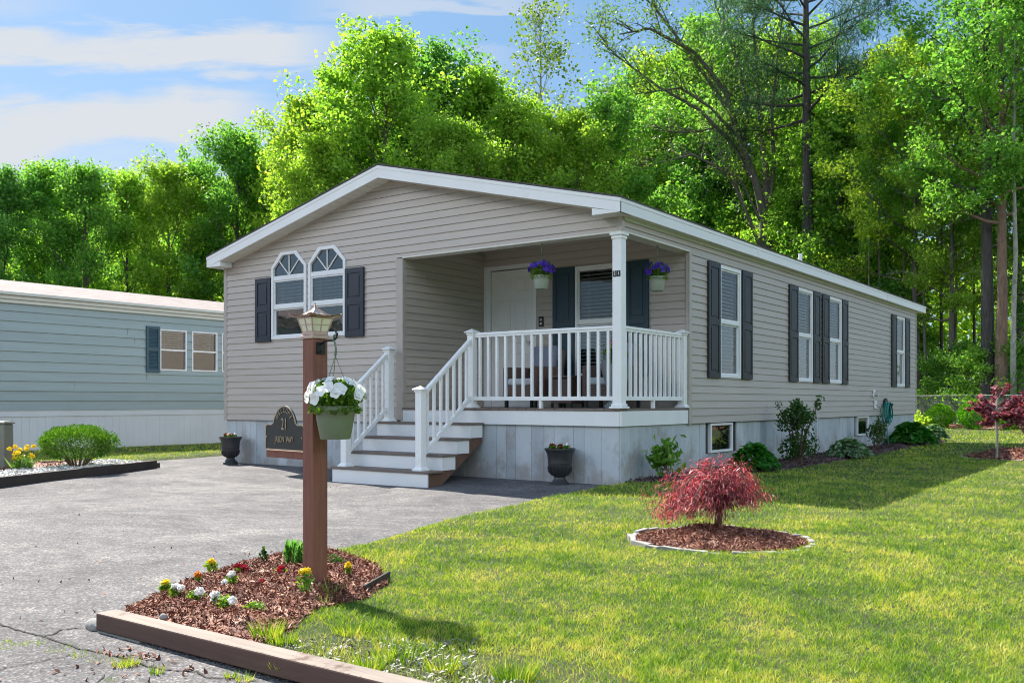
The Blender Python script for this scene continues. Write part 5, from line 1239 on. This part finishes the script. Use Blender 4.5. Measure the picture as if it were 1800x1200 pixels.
for (a, b_) in NW:
    z0_, z1_ = NZ; zm = 2.065; mb = MB(); fw = .03
    pbox(mb, NP, a, a + fw, -.03, .03, z0_, z1_); pbox(mb, NP, b_ - fw, b_, -.03, .03, z0_, z1_); pbox(mb, NP, a + fw, b_ - fw, -.03, .03, z0_, z0_ + fw); pbox(mb, NP, a + fw, b_ - fw, -.03, .03, z1_ - fw, z1_); pbox(mb, NP, a + fw, b_ - fw, -.03, .015, zm - .018, zm + .018)
    f = mb.build('window', M['white'], nb, .002); pane(NP, rect(a + fw, b_ - fw, z0_ + fw, z1_ - fw), -.01, f, 'glass_coated'); room(NP, a + fw, b_ - fw, z0_ + fw, z1_ - fw, f); blind(NP, a + fw, b_ - fw, zm - .05, z1_ - fw, f, -.07)
    mb = MB(); pbox(mb, NP, a + fw, b_ - fw, -.24, -.22, z0_ + .05, zm - .1)
mb = MB(); a, b_, z0_, z1_ = 1.975, 2.300, 1.565, 2.555
pbox(mb, NP, a, a + .05, .02, .05, z0_, z1_); pbox(mb, NP, b_ - .05, b_, .02, .05, z0_, z1_)
for c, d in ((z0_, z0_ + .06), (2.03, 2.09), (z1_ - .06, z1_)): pbox(mb, NP, a + .05, b_ - .05, .02, .05, c, d)
for k in range(30):
    z = z0_ + .07 + k * .030
    if z < z1_ - .07: mb.add([pl_map(NP, a + .05, .042, z), pl_map(NP, b_ - .05, .042, z), pl_map(NP, b_ - .05, .024, z + .026), pl_map(NP, a + .05, .024, z + .026)], [(0, 1, 2, 3)])
mb.build('shutter', M['nshutter'], nb)

# ================================================================== FENCE
fe = empty('chain_link_fence', (0, 0, 0)); tag(fe, 'dark green slatted chain link fence at the back of the lawn', 'fence')
LF = float(np.linalg.norm(F1P - F0P)); FH = 1.16
def fp(s_, z, off=0): return (F0P[0] + FD[0] * s_ + FN[0] * off, F0P[1] + FD[1] * s_ + FN[1] * off, z)
mb = MB(); s_ = 0
rg = random.Random(2)
while s_ < LF:
    mb.quad(fp(s_, .04), fp(s_ + .058, .04), fp(s_ + .058, FH - .02 - rg.random() * .03), fp(s_, FH - .02)); s_ += .075
mb.build('slat_panel', M['slat'], fe, fixn=False)
mb = MB(); s_ = -FH
while s_ < LF:
    for sg_ in (0, 1):
        a = fp(s_ + (FH if sg_ else 0), .03, .015); b_ = fp(s_ + (0 if sg_ else FH), FH, .015); d = .004
        mb.quad((a[0], a[1], a[2] - d), (a[0], a[1], a[2] + d), (b_[0], b_[1], b_[2] + d), (b_[0], b_[1], b_[2] - d))
    s_ += .09
mb.tube([fp(0, FH + .01, .02), fp(LF, FH + .01, .02)], .02, 8); mb.build('wire_mesh', M['fencewire'], fe, fixn=False)
s_ = 1.0
while s_ < LF: MB().tube([fp(s_, 0, -.03), fp(s_, FH + .06, -.03)], .028, 8).build('fence_post', M['fencewire'], fe); s_ += 2.8
g = N(81); n = 5200; S_ = g.random(n) * LF; P = np.array([fp(a, z, .03 * (.2 + q)) for a, z, q in zip(S_, .05 + g.random(n) ** .8 * 1.15, g.random(n))]); cl_ = np.sin(S_ * 1.7) + np.sin(S_ * .6 + 1)
tag(quads_mesh('climbing_vine', leaves(P[cl_ > -1.2], .055, .8, rg=g), M['leaf']), 'small green leaves growing through the chain link fence', 'vine', kind='stuff')

# ================================================================== TREES
def tree_variant(seed, H, cr, cb, tr, nleaf, leaf, limbs, sub, rise, clump, bark, leafm, lean=(0, 0), profile='round', asp=.7, upn=.5, explicit=None, lf_up=0.0):
    rg = random.Random(seed); g = N(seed); mb = MB(); C_ = []
    n = 9; tp = []
    for i in range(n):
        t = i / (n - 1); tp.append(Vector((lean[0] * t * t * H + rg.uniform(-.5, .5) * min(.012 * H, .10) * (t > 0), lean[1] * t * t * H + rg.uniform(-.5, .5) * min(.012 * H, .10) * (t > 0), t * H * .95 - .2 * (i == 0))))
    mb.tube(tp, [tr * (1.25 if i == 0 else 1) * (1 - .88 * i / (n - 1)) for i in range(n)], 10)
    def at_(t): f = t * (n - 1); i = min(int(f), n - 2); return tp[i].lerp(tp[i + 1], f - i)
    for i in range(limbs):
        q = (i + rg.random()) / limbs; t = cb + (1 - cb) * q * .97; base = at_(t * .98)
        az = i * 2.399 + rg.uniform(-.5, .5)
        pf = {'round': math.sin(math.pi * (.16 + .74 * q)) ** .7, 'cone': (1 - q) ** .8 * .95 + .08, 'vase': (.45 + .6 * q) * (1 if q < .85 else .8), 'col': .8 * math.sin(math.pi * (.2 + .65 * q)) ** .4}[profile]
        L = cr * pf * rg.uniform(.6, 1.3); r0 = max(.02, tr * (1 - .85 * t) * .42); el = rise[0] + (rise[1] - rise[0]) * q + rg.uniform(-.15, .15)
        d = Vector((math.cos(az) * math.cos(el), math.sin(az) * math.cos(el), math.sin(el))); pts = [base]
        for k in range(1, 5):
            dd = (d + Vector((rg.uniform(-.18, .18), rg.uniform(-.18, .18), .09 * k + rg.uniform(-.1, .12)))).normalized(); pts.append(pts[-1] + dd * L / 4)
        mb.tube(pts, [r0, r0 * .8, r0 * .55, r0 * .35, r0 * .12], 6)
        C_.append((pts[-1], 1.0)); C_.append((pts[-2], .8))
        for s_ in range(sub):
            k = rg.choice([1, 2, 2, 3, 3]); p = pts[k].lerp(pts[k + 1] if k < 4 else pts[k], rg.random()); sd_ = (d + Vector((rg.uniform(-1, 1), rg.uniform(-1, 1), rg.uniform(-.35, .6)))).normalized()
            e = p + sd_ * L * rg.uniform(.22, .48); m_ = p.lerp(e, .5) + Vector((0, 0, .04 * L)); mb.tube([p, m_, e], [r0 * .32, r0 * .2, r0 * .06], 5, False)
            C_.append((e, 1.0)); C_.append((m_, .6))
    C_.append((tp[-1], .8))
    W_ = np.array([w_ for _, w_ in C_]); cnt = np.maximum(3, (nleaf * W_ / W_.sum() * np.array([rg.uniform(.4, 1.6) for _ in C_])).astype(int)); Ps = []
    for (c, w_), m_ in zip(C_, cnt):
        r_ = clump * rg.uniform(.6, 1.25); tt = unit(g.normal(size=(m_, 3))) * (g.random((m_, 1)) ** .45) * 1.65; Ps.append(np.array(c) + tt * np.array((r_ * .5, r_ * .5, r_ * .36)))
    P = np.concatenate(Ps)
    V_ = leaves(P, leaf, asp, rg=g, up=upn, fold=.12, vary=.45)
    t_ = mb.build('trunk', M[bark], None, fixn=False); c_ = quads_mesh('crown', V_, M[leafm]); a, b_ = t_.data, c_.data
    bpy.data.objects.remove(t_); bpy.data.objects.remove(c_); return (a, b_, H)
def fence_depth(px):
    q = (px - 900) / FPX; d = np.array((-CS + q * CC, CC + q * CS)); c = np.array(CAM[:2]); A = np.array([d, -FD]).T; return float(np.linalg.solve(A, FA - c)[0])
def place(var, px, topy, D, label, group=None, rot=0.0, name='broadleaf_tree', wide=1.0, cat='tree', z0=0.0, h=None):
    D = max(D, fence_depth(px) + 1.2 + max(0, D - 35) * .4) if px > 1080 else D
    x, y, zt = far_pt(px, topy, D); s_ = (h if h else zt * .95) / var[2]
    e = empty(name, (x, y, z0), rot); e.scale = (s_ * wide, s_ * wide, s_); tag(e, label, cat, group)
    for nm, me in (('trunk', var[0]), ('crown', var[1])):
        o = bpy.data.objects.new(nm, me); col.objects.link(o); o.parent = e
    return e
TV = {}
TV['a'] = tree_variant(1, 13, 3.3, .22, .20, 30000, .135, 30, 7, (.35, 1.3), .80, 'bark', 'leaf')
TV['b'] = tree_variant(2, 13, 3.0, .18, .17, 29000, .13, 32, 7, (.4, 1.3), .74, 'bark', 'leaf_y')
TV['c'] = tree_variant(3, 12, 2.6, .20, .15, 24000, .135, 28, 6, (.4, 1.3), .74, 'bark_dark', 'leaf')
TV['d'] = tree_variant(4, 13, 3.1, .25, .20, 28000, .135, 28, 7, (.3, 1.3), .80, 'bark_dark', 'leaf_d')
TV['thin'] = tree_variant(5, 20, 3.0, .42, .16, 3800, .15, 24, 7, (.6, 1.15), .95, 'bark_pale', 'leaf_s', profile='col')
TV['tall'] = tree_variant(6, 22, 4.4, .40, .30, 22000, .155, 30, 7, (.05, 1.2), .9, 'bark_dark', 'leaf')
TV['tally'] = tree_variant(7, 20, 4.6, .32, .24, 32000, .14, 34, 8, (.0, 1.15), .85, 'bark', 'leaf_y')
TV['pine'] = tree_variant(8, 25, 4.2, .54, .36, 40000, .26, 40, 8, (-.05, .45), 1.0, 'bark_dark', 'needle', asp=.12, upn=1.5)
TV['bare'] = tree_variant(9, 21, 2.6, .55, .15, 5200, .16, 16, 6, (.2, 1.0), .95, 'bark', 'leaf')
TV['under'] = tree_variant(10, 4.2, 2.2, .08, .05, 6500, .15, 18, 5, (.1, 1.0), .75, 'bark', 'leaf')
TV['under2'] = tree_variant(13, 5.5, 2.3, .10, .06, 7000, .15, 20, 5, (.2, 1.0), .80, 'twig', 'leaf_d')

# skyline row on the left, behind the neighbour
left = [(-75, 300, 40, 'c', 'farthest left leafy tree standing behind the blue grey home'), (5, 288, 39, 'd', 'dark green rounded tree at the left edge of the wood'), (78, 277, 41, 'c', 'second leafy tree from the left behind the blue grey home'), (150, 280, 40, 'a', 'leafy tree above the blue grey roof, third of the left row'),
        (222, 288, 41, 'c', 'leafy tree above the slate shutter of the blue grey home'), (296, 268, 42, 'b', 'yellow green tree above the windows of the blue grey home'), (345, 272, 44, 'c', 'slim leafy tree just left of the gable end'),
        (418, 218, 43, 'a', 'taller leafy tree rising directly over the left eave'), (462, 246, 45, 'b', 'yellow green tree over the left slope of the gable')]
for i, (px, ty_, D, k, lab) in enumerate(left): place(TV[k], px, ty_, D, lab, rot=i * 1.7, wide=.95)
mid = [(532, 150, 41, 'b', 'light green tree with a pointed top over the left rake'), (602, 112, 42, 'a', 'broad leafy tree left of the tallest middle crown'), (678, 38, 40, 'a', 'tallest bright green crown rising above the gable peak'), (758, 70, 43, 'd', 'dark green crown just right of the tallest middle crown'),
       (850, 112, 42, 'a', 'green crown below and left of the thin airy tree'), (905, 160, 40, 'b', 'yellow green crown under the thin airy tree'), (1000, 170, 41, 'b', 'yellow green crown right of the thin airy tree'), (1075, 150, 42, 'c', 'green crown behind the leaning tree'), (560, 215, 38, 'b', 'low bright tree in front of the gable skyline row'), (800, 190, 38, 'b', 'low yellow green tree behind the right rake')]
for i, (px, ty_, D, k, lab) in enumerate(mid): place(TV[k], px, ty_, D, lab, rot=i * 2.3 + .4)
place(TV['thin'], 950, -60, 44, 'thin airy grey stemmed tree standing against the sky', rot=1.0, wide=1.05)

# leaning many stemmed tree with its limbs sweeping up and left
def fan_tree():
    rg = random.Random(31); g = N(31); mb = MB(); C_ = []
    ex = Vector((CC, CS, 0)); ez = Vector((0, 0, 1)); ed = Vector((-CS, CC, 0)); D = 47.0; sc_ = D / FPX
    def P(px, py, dz=0): return ex * ((px - 1345) * sc_) + ez * (CAM[2] + (HOR - py) * sc_) + ed * dz
    mb.tube([P(1350, 750), P(1350, 560), P(1347, 450), P(1345, 380)], [.40, .37, .34, .31], 12)
    limbs = [([(1345, 380), (1325, 320), (1295, 240), (1270, 170), (1215, 100), (1140, 62), (1085, 75)], .22), ([(1340, 350), (1310, 280), (1290, 210), (1250, 150), (1190, 70), (1150, 10), (1110, -20)], .18),
             ([(1325, 320), (1285, 250), (1230, 190), (1160, 150), (1080, 95), (1055, 60)], .13), ([(1345, 380), (1345, 300), (1340, 220), (1330, 120), (1325, 20), (1300, -60)], .17), ([(1350, 360), (1358, 290), (1352, 200), (1365, 100), (1372, 0)], .14),
             ([(1338, 440), (1300, 345), (1280, 300), (1220, 270), (1160, 280), (1110, 300)], .11), ([(1295, 240), (1250, 190), (1190, 160), (1130, 170), (1075, 180)], .09), ([(1310, 280), (1315, 180), (1290, 90), (1260, 10), (1240, -60)], .13), ([(1340, 400), (1310, 330), (1270, 280)], .08), ([(1335, 330), (1285, 215), (1215, 230), (1150, 225), (1100, 240)], .08)]
    for li, (pp, r) in enumerate(limbs):
        dz0 = rg.uniform(-1.2, 1.2); pts = [P(a + rg.uniform(-3, 3), b + rg.uniform(-3, 3), dz0 * k / len(pp)) for k, (a, b) in enumerate(pp)]; m_ = len(pts)
        mb.tube(pts, [r * (1 - .85 * k / (m_ - 1)) for k in range(m_)], 8)
        for k in range(1, m_):
            for s_ in range(5 if k > 1 else 2):
                p = pts[k - 1].lerp(pts[k], rg.random()); d = ((pts[k] - pts[k - 1]).normalized() + Vector((rg.uniform(-.9, .9), rg.uniform(-.9, .9), rg.uniform(-.2, .7)))).normalized(); L = rg.uniform(.8, 2.1)
                e = p + d * L; mb.tube([p, p.lerp(e, .5) + ez * .1, e], [.035, .022, .008], 5, False)
                if k > 2 or rg.random() < .45: C_ += [(e, 1.0), (p.lerp(e, .6), .5)]
                for _ in range(2):
                    e2 = p.lerp(e, .6) + Vector((rg.uniform(-.6, .6), rg.uniform(-.6, .6), rg.uniform(-.1, .6))); mb.tube([p.lerp(e, .5), e2], [.014, .005], 4, False)
    Ps = [np.array(c) + g.normal(size=(int(42 * w_ * rg.uniform(.3, 1.6)) + 3, 3)) * np.array((.45, .45, .3)) for c, w_ in C_]
    b0 = far_pt(1345, HOR, D); e = empty('leaning_tree', (b0[0], b0[1], 0)); tag(e, 'grey many stemmed tree with long bare limbs sweeping up to the left', 'tree')
    mb.build('trunk', M['bark'], e, fixn=False); quads_mesh('crown', leaves(np.concatenate(Ps), .14, .7, rg=g, up=.5), M['leaf_s'], e)
fan_tree()
# big trees on the right
place(TV['pine'], 1418, -330, 33, 'tall dark pine trunk with needle boughs right of the leaning tree', rot=.6, name='pine_tree')
place(TV['tall'], 1735, -260, 33.0, 'thick dark straight trunk near the right edge', rot=2.2, name='oak_tree', wide=1.0)
def with_bark(v, bark):
    me = v[0].copy(); me.materials.clear(); me.materials.append(M[bark]); return (me, v[1], v[2])
place(with_bark(TV['tall'], 'bark_red'), 1760, -220, 34.5, 'reddish brown sunlit trunk just right of the thick dark trunk', rot=4.1, name='oak_tree', wide=.9)
place(with_bark(TV['bare'], 'bark_pale'), 1783, -150, 33.0, 'pale slender trunk at the right edge of the wood', rot=1.0, name='birch_tree', wide=.9)
place(TV['tally'], 1610, 60, 39.5, 'bright yellow green maple spreading above the rear of the house', rot=.3, name='maple_tree', wide=1.0)
place(TV['tally'], 1672, 110, 38.0, 'lower bright green maple left of the thick dark trunk', rot=2.7, name='maple_tree', wide=.8)
rr = random.Random(17)
place(TV['bare'], 1546, 120, 37, 'slim bare trunk with a bent top right of the pine', rot=2.0, wide=.8)
place(with_bark(TV['bare'], 'bark_pale'), 1527, 200, 36, 'thin pale straight stem just above the far roof edge', rot=2.0, wide=.5)
place(TV['bare'], 1625, 180, 38, 'slim grey trunk above the rear window of the house', rot=4.0, wide=.9)
for i, (px, ty_, D, k) in enumerate([(1125, 120, 46, 'a'), (1190, 60, 47, 'b'), (1255, 20, 48, 'a'), (1390, 30, 47, 'b'), (1500, 150, 44, 'a'), (1560, 60, 47, 'b'), (1790, -60, 45, 'tally'), (1850, -40, 40, 'tally'), (1880, 60, 37, 'a'), (1240, 200, 42, 'd'), (1440, 200, 42, 'a'), (1170, 230, 42, 'b'), (1345, 60, 50, 'd'), (1415, 120, 50, 'a'), (1960, 20, 38, 'tall')]):
    place(TV[k], px, ty_, D, 'leafy green tree deep in the wood behind the house', 'leafy trees deep in the wood', rot=i * 1.3, wide=rr.uniform(.9, 1.15))
for i, (px, ty_, D, k) in enumerate([(40, 330, 47, 'd'), (120, 320, 48, 'a'), (190, 330, 48, 'd'), (265, 320, 49, 'a'), (330, 330, 50, 'd'), (400, 310, 50, 'b'), (455, 270, 51, 'd'), (530, 230, 50, 'a'), (620, 190, 50, 'd'), (700, 180, 49, 'b'), (780, 170, 50, 'a'), (870, 200, 50, 'd'), (950, 220, 48, 'b'), (1040, 210, 48, 'd')]):
    place(TV[k], px, ty_, D, 'leafy tree in the second row of the wood behind the left and middle skyline', 'second row of the left and middle wood', rot=i * 2.1, wide=1.15)
for i, px in enumerate(range(1225, 1940, 34)):
    k = 'under' if i % 2 else 'under2'; D = fence_depth(px) + .5 + (i * 7 % 5) * .9
    place(TV[k], px, 0, D, 'young leafy undergrowth tree beyond the fence', 'undergrowth beyond the fence', rot=i * 2.9, name='undergrowth', h=rr.uniform(3.0, 6.0) if px < 1590 else rr.uniform(1.6, 3.0), wide=rr.uniform(.8, 1.1))
for i, px in enumerate([1180, 1240, 1290, 1450, 1480, 1590, 1655, 1680, 1712, 1815]):
    place(TV['bare'], px, rr.uniform(-50, 160), 40 + (i * 3 % 5), 'slim grey trunk among the trees of the wood', 'slim trunks in the wood', rot=i * 1.9, name='slim_tree', wide=rr.uniform(.6, .9))
# dead grey branches low in the wood
mb = MB(); rg = random.Random(90)
for k in range(46):
    px = rg.choice([rg.uniform(1380, 1520), rg.uniform(1600, 1760)]); py = rg.uniform(330, 660); x, y, z = far_pt(px, py, fence_depth(px) + rg.uniform(1.5, 3.5)); p = Vector((x, y, z)); a = rg.uniform(0, 6.28)
    e = p + Vector((math.cos(a), math.sin(a), rg.uniform(-.3, .5))) * rg.uniform(1, 2.4); m_ = p.lerp(e, .5) + Vector((0, 0, rg.uniform(.05, .3))); mb.tube([p, m_, e], [.022, .015, .005], 5, False)
    for j in range(5): q = p.lerp(e, rg.uniform(.3, 1)); mb.tube([q, q + Vector((rg.uniform(-.6, .6), rg.uniform(-.6, .6), rg.uniform(-.2, .5)))], [.009, .003], 4, False)
tag(mb.build('dead_branches', M['bark_pale'], None, fixn=False), 'bare dead grey branches tangled in front of the wood', 'branches', kind='stuff')
# far wood closing the view, one mass
g = N(99); n = 60000; D = 54 + g.random(n) * 9; L = (g.random(n) * 2 - 1) * .72 * D; z = g.random(n) ** .8 * 10.5
P = np.stack([CAM[0] - CS * D + CC * L, CAM[1] + CC * D + CS * L, z], 1)
tag(quads_mesh('distant_wood', leaves(P, .42, .8, rg=g), M['leaf_y']), 'dense dark green wood filling the background', 'wood', kind='stuff')
# trees across the road and to the east, seen in the window panes
g = N(98); Ps = []
for k in range(34):
    a = R(-75 + k * 4.4); r_ = 30 + 8 * g.random(); c = (CAM[0] + r_ * math.cos(a), CAM[1] + r_ * math.sin(a) - 4, 4.6 + 2 * g.random())
    Ps.append(blob(1100, c, (3.2, 3.2, 4.6), g, .5))
tag(quads_mesh('roadside_wood', leaves(np.concatenate(Ps), .34, .8, rg=g), M['leaf']), 'trees across the road mirrored in the window glass', 'wood', kind='stuff')
